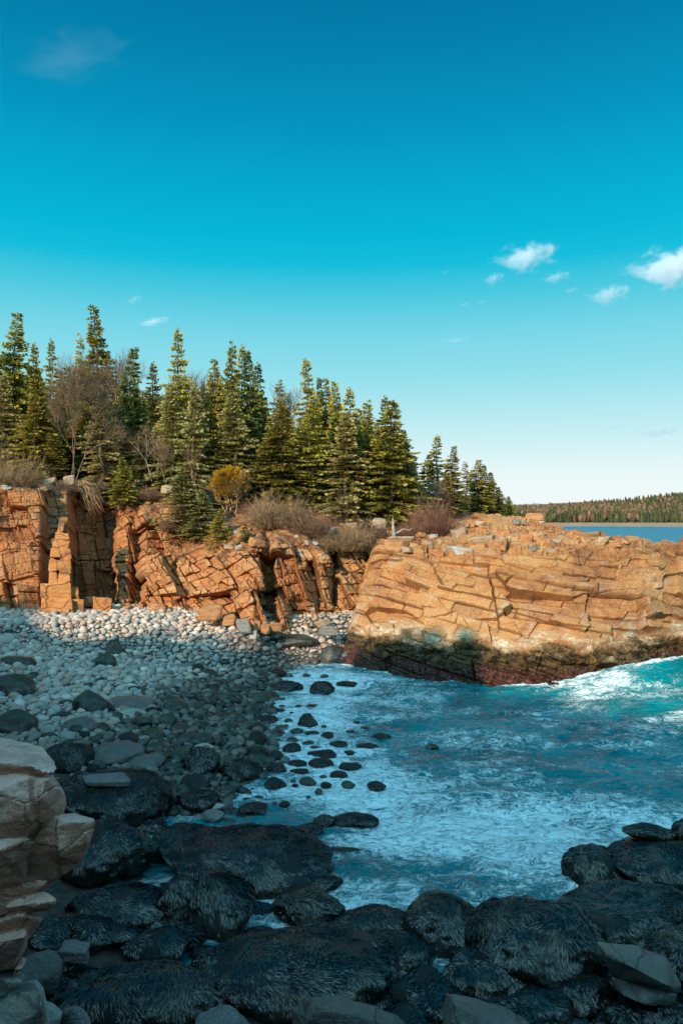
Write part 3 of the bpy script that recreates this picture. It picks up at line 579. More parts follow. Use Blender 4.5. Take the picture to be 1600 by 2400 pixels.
# --- big weed-draped boulders of the near shore (u, v centre, width, height in photo pixels, height of the centre)
WB = [
 ("flat-topped rectangular weed-covered boulder left of the tall black dome", 1036, 2166, 188, 132, .35, 101, 8, 12),
 ("big black dome-shaped boulder draped in rockweed, biggest at the water's edge", 1255, 2215, 285, 215, .35, 102, 7, 6),
 ("broad weedy boulder below the small pool, right of the black dome", 1490, 2155, 340, 165, .35, 103, 8, 7),
 ("low weedy rock left end of the dark ledge standing in the surf", 1395, 2035, 135, 110, .3, 104, 9, 7),
 ("long humped dark weedy ledge in the surf at the right edge", 1545, 2018, 260, 120, .45, 105, 9, 8),
 ("thin flat black slab of rock on top of the humped ledge", 1525, 1950, 115, 34, .9, 106, 8, 12),
 ("small square black block beside the flat slab at the right edge", 1610, 1950, 60, 62, .9, 107, 8, 14),
 ("brownish weedy boulder behind the cracked grey slab", 1590, 2245, 150, 120, .55, 108, 9, 7),
 ("low weedy hump with wet blue sheen between dome and green stone", 1150, 2275, 215, 135, .15, 109, 9, 6),
 ("small weedy knob under the black dome, above the green stone", 1262, 2365, 140, 110, .3, 110, 9, 7),
 ("long weed-draped ridge reaching from the pool into the surf", 575, 2015, 350, 155, .25, 111, 9, 6),
 ("steep weedy mound left of the foaming inlet", 510, 2130, 170, 150, .3, 112, 9, 7),
 ("flat-topped weedy boulder standing alone in the foaming inlet", 727, 2122, 152, 80, .25, 113, 8, 12),
 ("narrow slanting weedy ledge beside the foaming inlet", 690, 2066, 185, 66, .08, 114, 9, 7),
 ("low weedy hump closing the inlet, left of the rectangular boulder", 865, 2166, 190, 78, .1, 115, 9, 7),
 ("huge weed-covered mass in the bottom middle, widest of all", 690, 2290, 430, 235, .2, 116, 9, 5),
 ("weedy shoulder of the bottom middle mass towards the rectangular boulder", 900, 2270, 240, 170, .05, 117, 9, 6),
 ("wide mound of long combed seaweed at the bottom left", 330, 2335, 400, 160, .25, 118, 9, 5),
 ("small weedy hump above the mound of combed seaweed", 365, 2215, 160, 75, .35, 119, 9, 7),
 ("low weedy bank with blue sheen beside the pink outcrop", 185, 2190, 250, 85, .4, 120, 9, 6),
 ("weedy bench in the middle left with a dark undercut", 270, 2125, 220, 105, .45, 121, 8, 8),
 ("broad weedy hump between the outcrop and the pool", 258, 2000, 225, 145, .45, 122, 9, 6),
 ("weedy boulder just above the small yellow-edged pool", 450, 1972, 165, 82, .3, 123, 9, 7),
 ("tall weedy mound below the long ridge", 425, 2125, 120, 125, .35, 124, 9, 7),
 ("weedy rock right behind the pink outcrop's top slab", 157, 1788, 118, 82, .75, 125, 9, 9),
 ("weedy boulder in the surf line beside the cobbles, lower one", 461, 1875, 95, 48, .25, 126, 9, 7),
 ("weed-draped rock at the cobble edge under the pink stone", 565, 1810, 88, 58, .2, 127, 9, 7),
 ("weedy rock below the black-green shore rocks, tall and dark", 478, 1795, 90, 78, .35, 128, 9, 8),
 ("low round weedy rock lying alone in white foam left of centre", 597, 1896, 66, 30, .06, 129, 9, 8),
 ("long dark rock awash left of the big surf swirl", 832, 1924, 98, 34, .0, 130, 9, 8),
 ("weedy rock awash with water pouring over its left side", 763, 1930, 50, 36, .0, 131, 9, 8),
 ("flat weedy rock awash just above the long ridge", 722, 1948, 68, 34, .0, 132, 9, 8),
 ("long weedy ledge awash right of the ridge", 800, 2000, 130, 26, -.02, 133, 9, 8),
 ("weedy lump in the notch between the ridge and the mound", 560, 1962, 60, 30, .45, 134, 9, 8),
 ("dark weedy lump between the black dome and the cracked slab", 1370, 2330, 150, 90, .25, 135, 9, 7),
 ("weedy lump under the cracked slab at the bottom right corner", 1530, 2380, 190, 90, .35, 136, 9, 7),
 ("weedy hollow rock between the middle mass and the green stone", 985, 2330, 110, 90, .0, 137, 9, 7),
 ("weedy low rock at the foot of the combed mound, right side", 500, 2290, 110, 110, .1, 138, 9, 7),
]
for (lb, uc, vc, w, h, zc, sd_, n_, p_) in WB: weed_boulder(lb, uc, vc, w, h, zc, sd_, n=n_ + 1, p=p_ + 10, dens=1600 if vc > 1900 else 520)
# the big angular boulder with a bare flat top
o = weed_boulder("big angular boulder with a bare grey flat top and weedy sides", 268, 1872, 235, 122, .62, 140, n=7, p=14)
plain_boulder("bare grey flat cap of rock on the big angular weedy boulder", 248, 1829, 118, 26, 1.28, 142, 'grey', n=-5, p=24, rough=.08)
weed_boulder("weedy left neighbour of the bare-topped angular boulder", 178, 1860, 90, 70, .6, 141, n=9, p=8)
# small filler weed rocks, one kind
proto = []
for k in range(5):
    o = rock_mesh('weedy_rock', 200 + k, (.5, .45, .3), 3, 9, 7, .08, 'weedbed')
    V, Fc, tone = strands(200 + k, (.5, .45, .3), 1300, .22, .02, 9, 7, .08)
    mesh_np('seaweed', V, Fc, M['weed'], False, dict(tone=tone), o); proto.append(o)
r = np.random.default_rng(11); nfill = 0
while nfill < 95:
    uu, vv = r.uniform(120, 1620), r.uniform(1925, 2420)
    if vv < 2110 and uu > 600: continue
    if vv < 2200 and uu > 740: continue
    Y = (CH - .1) * F / (vv - CV); x = (uu - CU) / F * Y
    if Y > 24 or Y < 14.0: continue
    z = float(ground_z(np.array([x]), np.array([Y]))[0])
    if z < -.35: continue
    o = proto[nfill] if nfill < 5 else copy_tree(proto[nfill % 5])
    s = r.uniform(.5, 1.25); o.location = (x, Y, z + .05 * s); o.scale = (s * r.uniform(.8, 1.4), s, s * r.uniform(.7, 1.2)); o.rotation_euler = (0, 0, r.uniform(0, 6.28))
    tag(o, "small black rock under rockweed, wedged among the big weedy boulders", "rock", "small weedy rocks between the boulders"); nfill += 1
# --- bare stones of the near shore
PB = [
 ("bare purplish grey boulder at the bottom edge under the narrow pool", 520, 2402, 105, 75, .6, 305, 'grey', 9, 16),
 ("small square bluish grey stone set in seaweed", 178, 2234, 62, 46, .55, 306, 'grey', -4, 26),
 ("smooth dark blue boulder tucked behind the pink outcrop's foot", 96, 2284, 105, 105, .9, 307, 'wetslab', 9, 9),
 ("short dark stone with a bare rim behind the outcrop's middle", 180, 1892, 58, 36, .7, 308, 'grey', 9, 9),
 ("brown bare stone low on the shore between weedy rocks", 500, 1910, 50, 30, .15, 309, 'grey', 10, 8),
 ("round reddish cobble on the foam edge", 511, 1890, 26, 17, .1, 310, 'pale', 10, 6),
]
for (lb, uc, vc, w, h, zc, sd_, m_, n_, p_) in PB: plain_boulder(lb, uc, vc, w, h, zc, sd_, m_, n=n_, p=p_, lvl=5, detail=.04, rough=.13)
# --- dark boulders on the cobble beach
DB = [
 ("black boulder upper one of the touching pair mid beach", 268, 1529, 52, 29, 'algae'), ("black-topped boulder lower one of the touching pair mid beach", 243, 1556, 50, 37, 'algae'),
 ("low black boulder near the left edge of the beach", 38, 1555, 70, 32, 'algae'), ("wide dark boulder with green top cut by the left edge", 30, 1616, 95, 56, 'algae'),
 ("tall boulder with mossy green cap in the middle of the cobbles", 219, 1662, 80, 68, 'algae'), ("large smooth black boulder at the left edge above the outcrop", 38, 1704, 92, 66, 'algae'),
 ("small green-brown boulder between the green-topped and the black pair", 78, 1589, 28, 22, 'algae'), ("greenish smooth boulder below the mossy cap", 186, 1707, 66, 42, 'wetslab'),
 ("dark pointed boulder where wet cobbles begin", 485, 1579, 40, 22, 'algae'), ("black boulder with green side right of the mossy cap, low", 337, 1624, 36, 20, 'algae'),
 ("smooth blue-grey bedrock hump with cracks", 270, 1768, 112, 50, 'wetslab'), ("long grey bedrock hump beside the mossy cap", 300, 1648, 105, 32, 'wetslab'),
 ("grey flat bedrock slab right of the cracked hump", 335, 1785, 85, 34, 'wetslab'), ("pale flat boulder at the left edge of the upper beach", 18, 1504, 54, 30, 'pale'),
 ("pale long stone below the grey bedrock hump", 305, 1674, 60, 26, 'pale'), ("flat pale slab on the beach right of the black pair", 310, 1546, 40, 16, 'grey'),
 ("flat tan bedrock sheet among cobbles near the middle", 440, 1563, 70, 14, 'grey'), ("greenish dark boulder in the wet cobbles, upper of three", 398, 1645, 36, 22, 'algae'),
 ("dark green boulder in the wet cobbles, middle of three", 392, 1695, 40, 36, 'algae'), ("dark green flat boulder in the wet cobbles, lowest of three", 360, 1722, 44, 26, 'algae'),
 ("rounded brown boulder at the upper beach middle", 412, 1605, 30, 26, 'grey'), ("dark wedge boulder lying in cobbles left of the surf", 532, 1678, 46, 20, 'algae'),
 ("small dark boulder near the surf, round, above the wedge", 465, 1655, 30, 20, 'algae'), ("black boulder beside bedrock slab, right", 370, 1757, 46, 28, 'algae'),
 ("big dark wet boulder at the cobble edge next to the surf", 607, 1739, 50, 40, 'weedbed'), ("weedless dark round boulder just above the surf line", 592, 1668, 34, 28, 'algae'),
 ("brown rounded boulder lit on its left at the surf line", 626, 1668, 50, 24, 'algae'), ("dark pebbly boulder low in the wet zone", 530, 1640, 36, 24, 'algae'),
 ("greenish boulder low on the wet cobbles", 440, 1735, 44, 26, 'algae'), ("dark boulder touching the weed-draped shore rocks", 425, 1775, 46, 28, 'algae'),
 ("black boulder at the surf corner", 630, 1632, 40, 20, 'algae'), ("grey oblong stone low on the beach", 480, 1752, 40, 18, 'pale'),
 ("small black boulder left of the bedrock hump", 150, 1680, 34, 22, 'algae'), ("twin small black boulder left of the bedrock hump, round", 128, 1684, 22, 18, 'algae'),
 ("low dark green stone on the upper right beach", 585, 1462, 30, 12, 'algae'), ("grey-green flat stone among sunlit cobbles", 765, 1480, 44, 16, 'wetslab'),
]
def beach_z(x, y): return float(ground_z(np.array([float(x)]), np.array([float(y)]))[0])
def on_ground(uc, vb):
    z = 1.0
    for _ in range(8):
        Y = (CH - z) * F / (vb - CV); z = .5 * z + .5 * beach_z((uc - CU) / F * Y, Y)
    return z
BOULD = []
for i, (lb, uc, vc, w, h, m_) in enumerate(DB):
    z = on_ground(uc, vc + h * .3); Y = (CH - z) * F / (vc - CV)
    plain_boulder(lb, uc, vc, w, h * 1.1, z + .12 * h / F * Y, 400 + i, m_, n=8, p=18 if m_ == 'algae' else 11, lvl=4, detail=.04, rough=.13)
    BOULD.append(((uc - CU) / F * Y, Y, w / F * Y * .5))
r = np.random.default_rng(77); wr = []
for k in range(6):
    wr.append(rock_mesh('shore_rock', 440 + k, (.5, .42, .3), 4, 7 + k % 3, 20, .10, 'weedbed' if k % 3 == 0 else 'algae', True, 1.6, .05))
nw = 0
while nw < 230:
    y = 25 + 22 * r.random() ** 1.1; x = float(np.interp(y, WL[:, 0], WL[:, 1])) - (9.5 if y < 40 else 5.5) * r.random() ** 1.3 + .5
    if x < -.47 * y or math.hypot(x + 11, y - 25) < 2: continue
    o = wr[nw] if nw < 6 else copy_tree(wr[nw % 6]); s = r.uniform(.22, .55) + (.6 * r.random() if r.random() < .15 else 0)
    o.location = (x, y, float(ground_z(np.array([x]), np.array([y]))[0]) + .12 * s); o.scale = (s * r.uniform(.8, 1.4), s, s * r.uniform(.8, 1.2)); o.rotation_euler = (r.uniform(-.2, .2), r.uniform(-.2, .2), r.uniform(0, 6.28))
    BOULD.append((x, y, s * .45)); tag(o, "dark wet rock lying among the wet cobbles beside the surf", "rock", "dark wet rocks among the wet cobbles"); nw += 1
# --- rocks standing in the surf
SR = [(676, 1613, 61, 26), (754, 1618, 57, 33), (813, 1603, 45, 9), (622, 1688, 55, 18), (721, 1695, 46, 34), (733, 1657, 36, 10), (767, 1726, 27, 15), (794, 1748, 42, 19), (861, 1752, 46, 16), (894, 1729, 40, 17),
      (685, 1759, 42, 26), (760, 1769, 72, 22), (817, 1768, 28, 12), (695, 1791, 40, 19), (751, 1792, 54, 23), (819, 1796, 46, 15), (649, 1804, 48, 24), (704, 1808, 42, 10), (793, 1819, 36, 18), (880, 1844, 40, 19), (815, 1839, 28, 13),
      (645, 1842, 50, 31), (721, 1834, 34, 19), (746, 1856, 16, 11), (647, 1776, 44, 24), (684, 1736, 27, 15), (723, 1744, 30, 12), (731, 1718, 30, 8), (659, 1705, 24, 10), (648, 1722, 36, 18), (599, 1776, 48, 44), (1012, 1750, 30, 13),
      (983, 2008, 46, 18), (920, 1673, 56, 14), (1148, 1837, 30, 12), (856, 1706, 18, 6), (834, 1693, 14, 5), (821, 1714, 18, 6), (740, 1753, 26, 8), (660, 1668, 20, 10), (696, 1715, 26, 14), (540, 1868, 28, 14), (560, 1852, 20, 12), (533, 1895, 26, 14), (533, 1875, 24, 8), (566, 1912, 24, 9), (550, 1905, 16, 7), (700, 1655, 14, 6), (690, 1650, 12, 5)]
sizes = ["large", "round", "low flat", "long", "peaked", "small flat", "small round", "oval"]
side = ["nearest the shore", "midway out in foam", "farthest out in water"]
r = np.random.default_rng(123); extra = 0
for k in range(400):
    if extra >= 70: break
    y = 25.5 + 20 * r.random(); x = float(np.interp(y, WL[:, 0], WL[:, 1])) + 3.2 * r.random() ** 1.7
    uu, vv = CU + x / y * F, CV + CH / y * F
    if any(abs(q[0] - uu) < q[2] * .6 + 8 and abs(q[1] - vv) < q[3] * .7 + 6 for q in SR): continue
    w_ = r.uniform(10, 26); SR.append((uu, vv, w_, w_ * r.uniform(.35, .65))); extra += 1
seen = {}
for i, (uc, vc, w, h) in enumerate(SR):
    form = "large" if w > 52 else "peaked" if h > .7 * w and w > 30 else "long low" if h < .32 * w and w > 28 else "middling" if w > 32 else "flat little" if h < .4 * w else "small round"
    where = side[0] if uc < 700 else side[1] if uc < 850 else side[2]
    row = "towards the cove head" if vc < 1670 else "mid scatter" if vc < 1780 else "at the scatter's lower end"
    lb = f"{form} black rock {where}, {row}"
    z = .0
    if i >= 49: lb = 'little dark stone poking through foam beside the cobble shore'
    if w > 36:
        o = weed_boulder(lb, uc, vc, w, h * 1.25, .0, 500 + i, n=8, p=17, dens=420, length=.16)
    else:
        o = plain_boulder(lb, uc, vc, w, h * 1.3, .0, 500 + i, 'algae' if i % 3 else 'weedbed', n=8, p=16, lvl=3, rough=.12, name='surf_rock')
    seen.setdefault(lb, []).append(o)
for lb, os_ in seen.items():
    if len(os_) > 1:
        for o in os_: o['group'] = lb.replace('rock', 'rocks', 1)

# ---------------------------------------------------------------- cobbles
def cob_proto(k, lvl):
    V, Fc = ico(lvl); R = rfun(V, 600 + k, 8, 5, .07, 1.2); return V * R[:, None], Fc
cp = [cob_proto(k, 2) for k in range(10)]
r = np.random.default_rng(5)
C = []                                                   # x, y, radius, colour
def cob_ok(x, y):
    return x > -.475 * y - 3.3
N0 = 130000
xs = r.uniform(-31, 5, N0); ys = 23.2 + 34 * r.random(N0)
dd = shore_d(xs, ys)
north = (ys > 49.6) & (xs > -6) & (xs < 3.5)
keep = (xs > -.475 * ys - 3) & ((dd > -.25 - 1.5 * r.random(N0) ** 2.5) | north)
ctb = np.interp(xs / ys * F + CU, CT[:, 0], CT[:, 1]); keep &= ys < ctb + .8
keep &= ~((ys < 27) & (xs < -9.0 - .35 * (27 - ys)))
xs, ys, dd = xs[keep], ys[keep], dd[keep]
rad = .055 + .16 * r.random(len(xs)) ** 2.2
rad = rad * np.where(ys > 45, .95, 1.0) * np.where(dd < 5, 1.15, 1.0)
big = r.random(len(xs)) < .08; rad = np.where(big, r.uniform(.2, .40, len(xs)), rad)
rad *= .70
# keep the spacing: biggest first on a hash grid
order = np.argsort(-rad); cell = .27; occ = {}; sel = []
bl = np.array(BOULD)
for i in order:
    x, y, q = xs[i], ys[i], rad[i]
    if (np.hypot(bl[:, 0] - x, bl[:, 1] - y) < bl[:, 2] * .75).any(): continue
    cx, cy = int(x // cell), int(y // cell); bad = False
    for a in (-1, 0, 1):
        for b_ in (-1, 0, 1):
            for j in occ.get((cx + a, cy + b_), ()):
                if (xs[j] - x) ** 2 + (ys[j] - y) ** 2 < ((rad[j] + q) * .80) ** 2: bad = True; break
            if bad: break
        if bad: break
    if bad: continue
    occ.setdefault((cx, cy), []).append(i); sel.append(i)
sel = np.array(sel); xs, ys, rad, dd = xs[sel], ys[sel], rad[sel], dd[sel]
print('COBBLES', len(sel))
zg = ground_z(xs, ys)
wet = sst((6.2 + .28 * np.clip(44 - ys, 0, 20) - dd + 2.2 * fbm(xs * .35, ys * .35, 0, 44)) / 4.5) * np.where((ys > 50) & (xs > -6), .35, 1) * np.where(ys > 44, .75, 1)
wet = np.maximum(wet, sst((31 - ys) / 4) * .85)
wet = np.clip(wet + .35 * (r.random(len(xs)) - .5), 0, 1)
dark = (r.random(len(xs)) < .04 + .62 * wet ** 1.5)
pal = np.array([(.52, .47, .44), (.58, .50, .46), (.44, .44, .43), (.55, .40, .34), (.38, .38, .38), (.62, .58, .54), (.46, .36, .31), (.30, .31, .31)])
ci = r.integers(0, 8, len(xs)); colr = pal[ci] * r.uniform(.95, 1.30, (len(xs), 1)) * np.array([1.12, 1.0, .92])
wetc = colr * .30 * np.array([.85, 1, 1]); wetc = np.where(dark[:, None], np.array([[.025, .032, .028]]) * r.uniform(.6, 2, (len(xs), 1)), wetc)
colr = colr * (1 - wet[:, None]) + wetc * wet[:, None]
rgh = .85 - .5 * wet
def cob_verts(i, V):
    rr = np.random.default_rng(int(i) + 9); a, b_, c_ = rr.uniform(0, 6.28), rr.uniform(-.35, .35), rr.uniform(-.35, .35)
    S = np.array([rr.uniform(.95, 1.35), rr.uniform(.85, 1.1), rr.uniform(.6, .85)]) * rad[i]
    Rm = np.array(Matrix.Rotation(a, 3, 'Z') @ Matrix.Rotation(b_, 3, 'X') @ Matrix.Rotation(c_, 3, 'Y'))
    return (V * S) @ Rm.T, S[2]
scr = rad / ys; near = np.argsort(-scr)[:300]; nset = set(near.tolist())
VV, FF, CC, RR = [], [], [], []; off = 0
for i in range(len(xs)):
    V, Fc = cp[i % 10]; P, hz = cob_verts(i, V)
    loc = np.array([xs[i], ys[i], zg[i] + hz * .45])
    if i in nset:
        lvl3 = cob_proto(i % 10, 3); P, hz = cob_verts(i, lvl3[0]); n_ = len(P)
        o = mesh_np('cobble', P, lvl3[1], M['cobble'], True, dict(col=np.repeat(colr[i][None], n_, 0), rough=np.full(n_, rgh[i])))
        o.location = loc
        tone_ = "black" if colr[i].mean() < .06 else "dark grey" if colr[i].mean() < .16 else "mid grey" if colr[i].mean() < .36 else "pale"
        zone = "half in the foam" if dd[i] < .3 else "in the wet band beside the surf" if dd[i] < 4 else "on the dry beach" if ys[i] > 38 else "above the weedy boulders"
        tag(o, f"{tone_} rounded cobble, one of the larger, {zone}", "cobble", f"larger {tone_} cobbles {zone}")
        continue
    VV.append(P + loc); FF.append(Fc + off); off += len(P); CC.append(np.repeat(colr[i][None], len(P), 0)); RR.append(np.full(len(P), rgh[i]))
tag(mesh_np('cobbles', np.concatenate(VV), np.concatenate(FF), M['cobble'], True, dict(col=np.concatenate(CC), rough=np.concatenate(RR))), "rounded grey and pink cobbles covering the whole beach", "cobbles", kind='stuff')
# a second, smaller layer of pebbles in the gaps
n2 = 9000; x2 = r.uniform(-29, 3, n2); y2 = 24 + 32 * r.random(n2); d2 = shore_d(x2, y2)
k2 = (x2 > -.475 * y2 - 2.5) & ((d2 > .1) | ((y2 > 49.8) & (x2 > -6) & (x2 < 3))) & (y2 < np.interp(x2 / y2 * F + CU, CT[:, 0], CT[:, 1]) + .4)
x2, y2, d2 = x2[k2], y2[k2], d2[k2]; z2 = ground_z(x2, y2); q2 = r.uniform(.05, .10, len(x2)); w2 = sst((6 - d2) / 5)[:, None]
V1, F1 = ico(1); Vp = V1[None] * (q2[:, None, None] * np.array([1.1, 1, .75])) + np.stack([x2, y2, z2 + .03], 1)[:, None]
Fp = (F1[None] + (np.arange(len(x2)) * len(V1))[:, None, None]).reshape(-1, 3)
cp2 = pal[r.integers(0, 8, len(x2))] * r.uniform(.6, 1, (len(x2), 1)) * (1 - .75 * w2)
tag(mesh_np('pebbles', Vp.reshape(-1, 3), Fp, M['cobble'], True, dict(col=np.repeat(cp2, len(V1), 0), rough=np.full(len(x2) * len(V1), .7))), "small pebbles filling the gaps of the cobble beach", "pebbles", kind='stuff')
# ---------------------------------------------------------------- trees
def tube_np(segs, sides=4):
    """segs: list of (p0, p1, r0, r1) -> one mesh of tapered tubes"""
    A = np.array([s[0] for s in segs], float); B = np.array([s[1] for s in segs], float)
    ra = np.array([s[2] for s in segs]); rb = np.array([s[3] for s in segs])
    T = B - A; T /= np.linalg.norm(T, axis=1)[:, None] + 1e-9
    ref = np.where(np.abs(T[:, 2:3]) > .9, np.array([[1., 0, 0]]), np.array([[0, 0, 1.]]))
    U = np.cross(T, ref); U /= np.linalg.norm(U, axis=1)[:, None] + 1e-9; W = np.cross(T, U)
    V = np.zeros((len(A), 2 * sides, 3))
    for k in range(sides):
        a = 2 * math.pi * k / sides; d = U * math.cos(a) + W * math.sin(a)
        V[:, k] = A + d * ra[:, None]; V[:, sides + k] = B + d * rb[:, None]
    f = np.array([[k, (k + 1) % sides, sides + (k + 1) % sides, sides + k] for k in range(sides)])
    Fc = (np.arange(len(A))[:, None, None] * 2 * sides + f[None]).reshape(-1, 4)
    return V.reshape(-1, 3), Fc
def leaf_quads(P, Dm, L, Wd, r, flat=.5):
    """needle sprays: a kite along Dm at every P"""
    n = len(P); up = r.normal(size=(n, 3)) * (1 - flat); up[:, 2] += .35 if flat == 0 else 1
    Dm = Dm / (np.linalg.norm(Dm, axis=1)[:, None] + 1e-9)
    S = np.cross(Dm, up); S /= np.linalg.norm(S, axis=1)[:, None] + 1e-9
    L = L[:, None]; Wd = Wd[:, None]
    V = np.stack([P, P + Dm * L * .45 + S * Wd, P + Dm * L, P + Dm * L * .5 - S * Wd], 1)
    return V.reshape(-1, 3), np.arange(n * 4).reshape(n, 4)
def spruce(seed, H, R, z0=.12, thin=0.0, taper=.85, dens=1.0, mat='spruce', dead=.1, name='spruce', topgap=0.0, droop=.25):
    r = np.random.default_rng(seed)
    segs = []; px = 0; py = 0; lastp = np.array([0., 0, -.6]); n = 9
    for k in range(1, n + 1):
        z = H * k / n; p = np.array([.012 * H * math.sin(k * 1.1 + seed), .012 * H * math.cos(k * .9 + seed), z]); p[:2] *= min(1, k / 3)
        segs.append((lastp, p, .016 * H * (1 - (k - 1) / n) + .012, .016 * H * (1 - k / n) + .012)); lastp = p
    def axis_(z): k = z / H * n; return np.array([.012 * H * math.sin(k * 1.1 + seed), .012 * H * math.cos(k * .9 + seed), z]) * np.array([min(1, k / 3), min(1, k / 3), 1])
    P, D, L, W, T = [], [], [], [], []
    z = H * z0; gapn = r.uniform(0, 9, 4)
    while z < H * .985:
        f = z / H
        prof = (1 - f) ** taper * (1 - .22 * sst((f - .5) / .35))
        if f > .72: prof *= (1 - topgap * .5)
        if f < z0 + .12: prof *= .55 + .45 * (f - z0) / .12
        nb = max(4, int((5.8 + 2.2 * r.random()) * dens))
        a0 = r.uniform(0, 6.28)
        for b_ in range(nb):
            az = a0 + 6.283 * b_ / nb + r.normal() * .35
            lobe = 1 + .38 * math.sin(az * 2 + f * 9 + gapn[0]) * math.sin(f * 23 + gapn[1])
            ln = R * prof * (.62 + .5 * r.random()) * lobe + .12
            if r.random() < thin: continue
            el0 = .42 * (f - .35) + r.normal() * .10 - droop * (1 - f)
            ax = axis_(z + r.normal() * .19); h = np.array([math.cos(az), math.sin(az), 0])
            m = max(3, int(ln / .16)); tt = (np.arange(m) + r.random(m)) / m
            isdead = (r.random() < dead and f < .55)
            bend = -.10 * ln * tt ** 2 + .16 * ln * np.clip(tt - .5, 0, 1) ** 1.5
            pts = ax + h * (tt * ln * math.cos(el0))[:, None] + np.array([0, 0, 1.]) * (tt * ln * math.sin(el0) + bend)[:, None]
            tip = ax + h * ln * math.cos(el0) * .95 + np.array([0, 0, ln * math.sin(el0)])
            segs.append((ax, ax * .5 + tip * .5, .010 + .010 * ln, .008 + .005 * ln)); segs.append((ax * .5 + tip * .5, tip, .008 + .005 * ln, .004))
            if isdead: continue
            side_ = np.array([-h[1], h[0], 0])
            k = 12 if ln > .5 else 6
            for _ in range(k):
                keep = tt > r.uniform(.0, .35)
                q = pts[keep]; mm = len(q)
                if mm == 0: continue
                sgn = r.choice([-1., 1.], mm); spread = r.uniform(0, .34, mm) * (1.15 - tt[keep]) * min(ln, 1.6)
                q = q + side_ * (sgn * spread)[:, None] + np.stack([0 * spread, 0 * spread, r.normal(size=mm) * .035 - spread * .18], 1)
                P.append(q); D.append(h * .75 + side_ * (sgn * .55)[:, None] + np.array([0, 0, 1.]) * (r.normal(size=mm) * .22 + .06)[:, None])
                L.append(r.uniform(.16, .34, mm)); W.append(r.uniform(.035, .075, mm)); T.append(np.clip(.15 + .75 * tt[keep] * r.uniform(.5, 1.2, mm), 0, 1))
        z += (.20 + .10 * r.random()) * (1.15 if f < .5 else .95) * (H / 12) ** .35
    # leader
    q = np.stack([r.normal(size=30) * .03, r.normal(size=30) * .03, H * r.uniform(.96, 1.01, 30)], 1) + np.append(axis_(H)[:2], 0)
    P.append(q); D.append(np.concatenate([r.normal(size=(30, 2)) * .5, np.ones((30, 1))], 1)); L.append(r.uniform(.1, .22, 30)); W.append(np.full(30, .03)); T.append(np.full(30, .6))
    P, D, L, W, T = map(np.concatenate, (P, D, L, W, T))
    V, Fc = leaf_quads(P, D, L * .95, W, r, .0)
    e = empty(name)
    tv, tf = tube_np(segs, 4); mesh_np('trunk', tv, tf, M['bark'], True, parent=e)
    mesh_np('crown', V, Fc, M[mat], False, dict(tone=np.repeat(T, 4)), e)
    return e
NT = 0
PR = [spruce(1, 12, 2.5, .06, .08, .80, 1.05), spruce(2, 12, 2.2, .10, .18, .75, 1.0, dead=.2), spruce(3, 12, 2.0, .16, .28, .62, .9, dead=.25, topgap=.3), spruce(4, 12, 2.7, .03, .05, .95, 1.1),
      spruce(5, 12, 2.1, .2, .35, .6, .85, dead=.35, mat='lichen'), spruce(6, 12, 2.4, .08, .12, .85, 1.0, mat='lichen', dead=.3), spruce(7, 12, 2.3, .1, .1, .9, 1.0, mat='spruceb')]
used = [False] * 7
def forest_z(u_, Y_):
    """ground height of the wood behind the cliff edge"""
    e6 = np.interp(u_, CT[:, 0], CT[:, 6]); z6 = wz(np.interp(u_, CT[:, 0], CT[:, 7]), e6)
    e4 = np.interp(u_, CT[:, 0], CT[:, 4]); z4 = wz(np.interp(u_, CT[:, 0], CT[:, 5]), e4)
    e2 = np.interp(u_, CT[:, 0], CT[:, 2]); z2 = wz(np.interp(u_, CT[:, 0], CT[:, 3]), e2)
    return float(np.interp(Y_, [e2, e4, e6, e6 + 30], [z2, z4, z6, z6 + 3])) - .15
def put_tree(u_, vtop, Y_, k, halfw=None, label=None, group=None, zbase=None, rz=None):
    z = forest_z(u_, Y_) if zbase is None else zbase
    H = wz(vtop, Y_) - z
    e = PR[k] if not used[k] else copy_tree(PR[k]); used[k] = True
    e.location = (float(wx(u_, Y_)), Y_, z)
    sxy = H / 12 if halfw is None else halfw / F * Y_ / 1.85
    e.scale = (sxy, sxy, H / 12); e.rotation_euler = (0, 0, random.uniform(0, 6.28) if rz is None else rz)
    tag(e, label, 'tree', group); return e
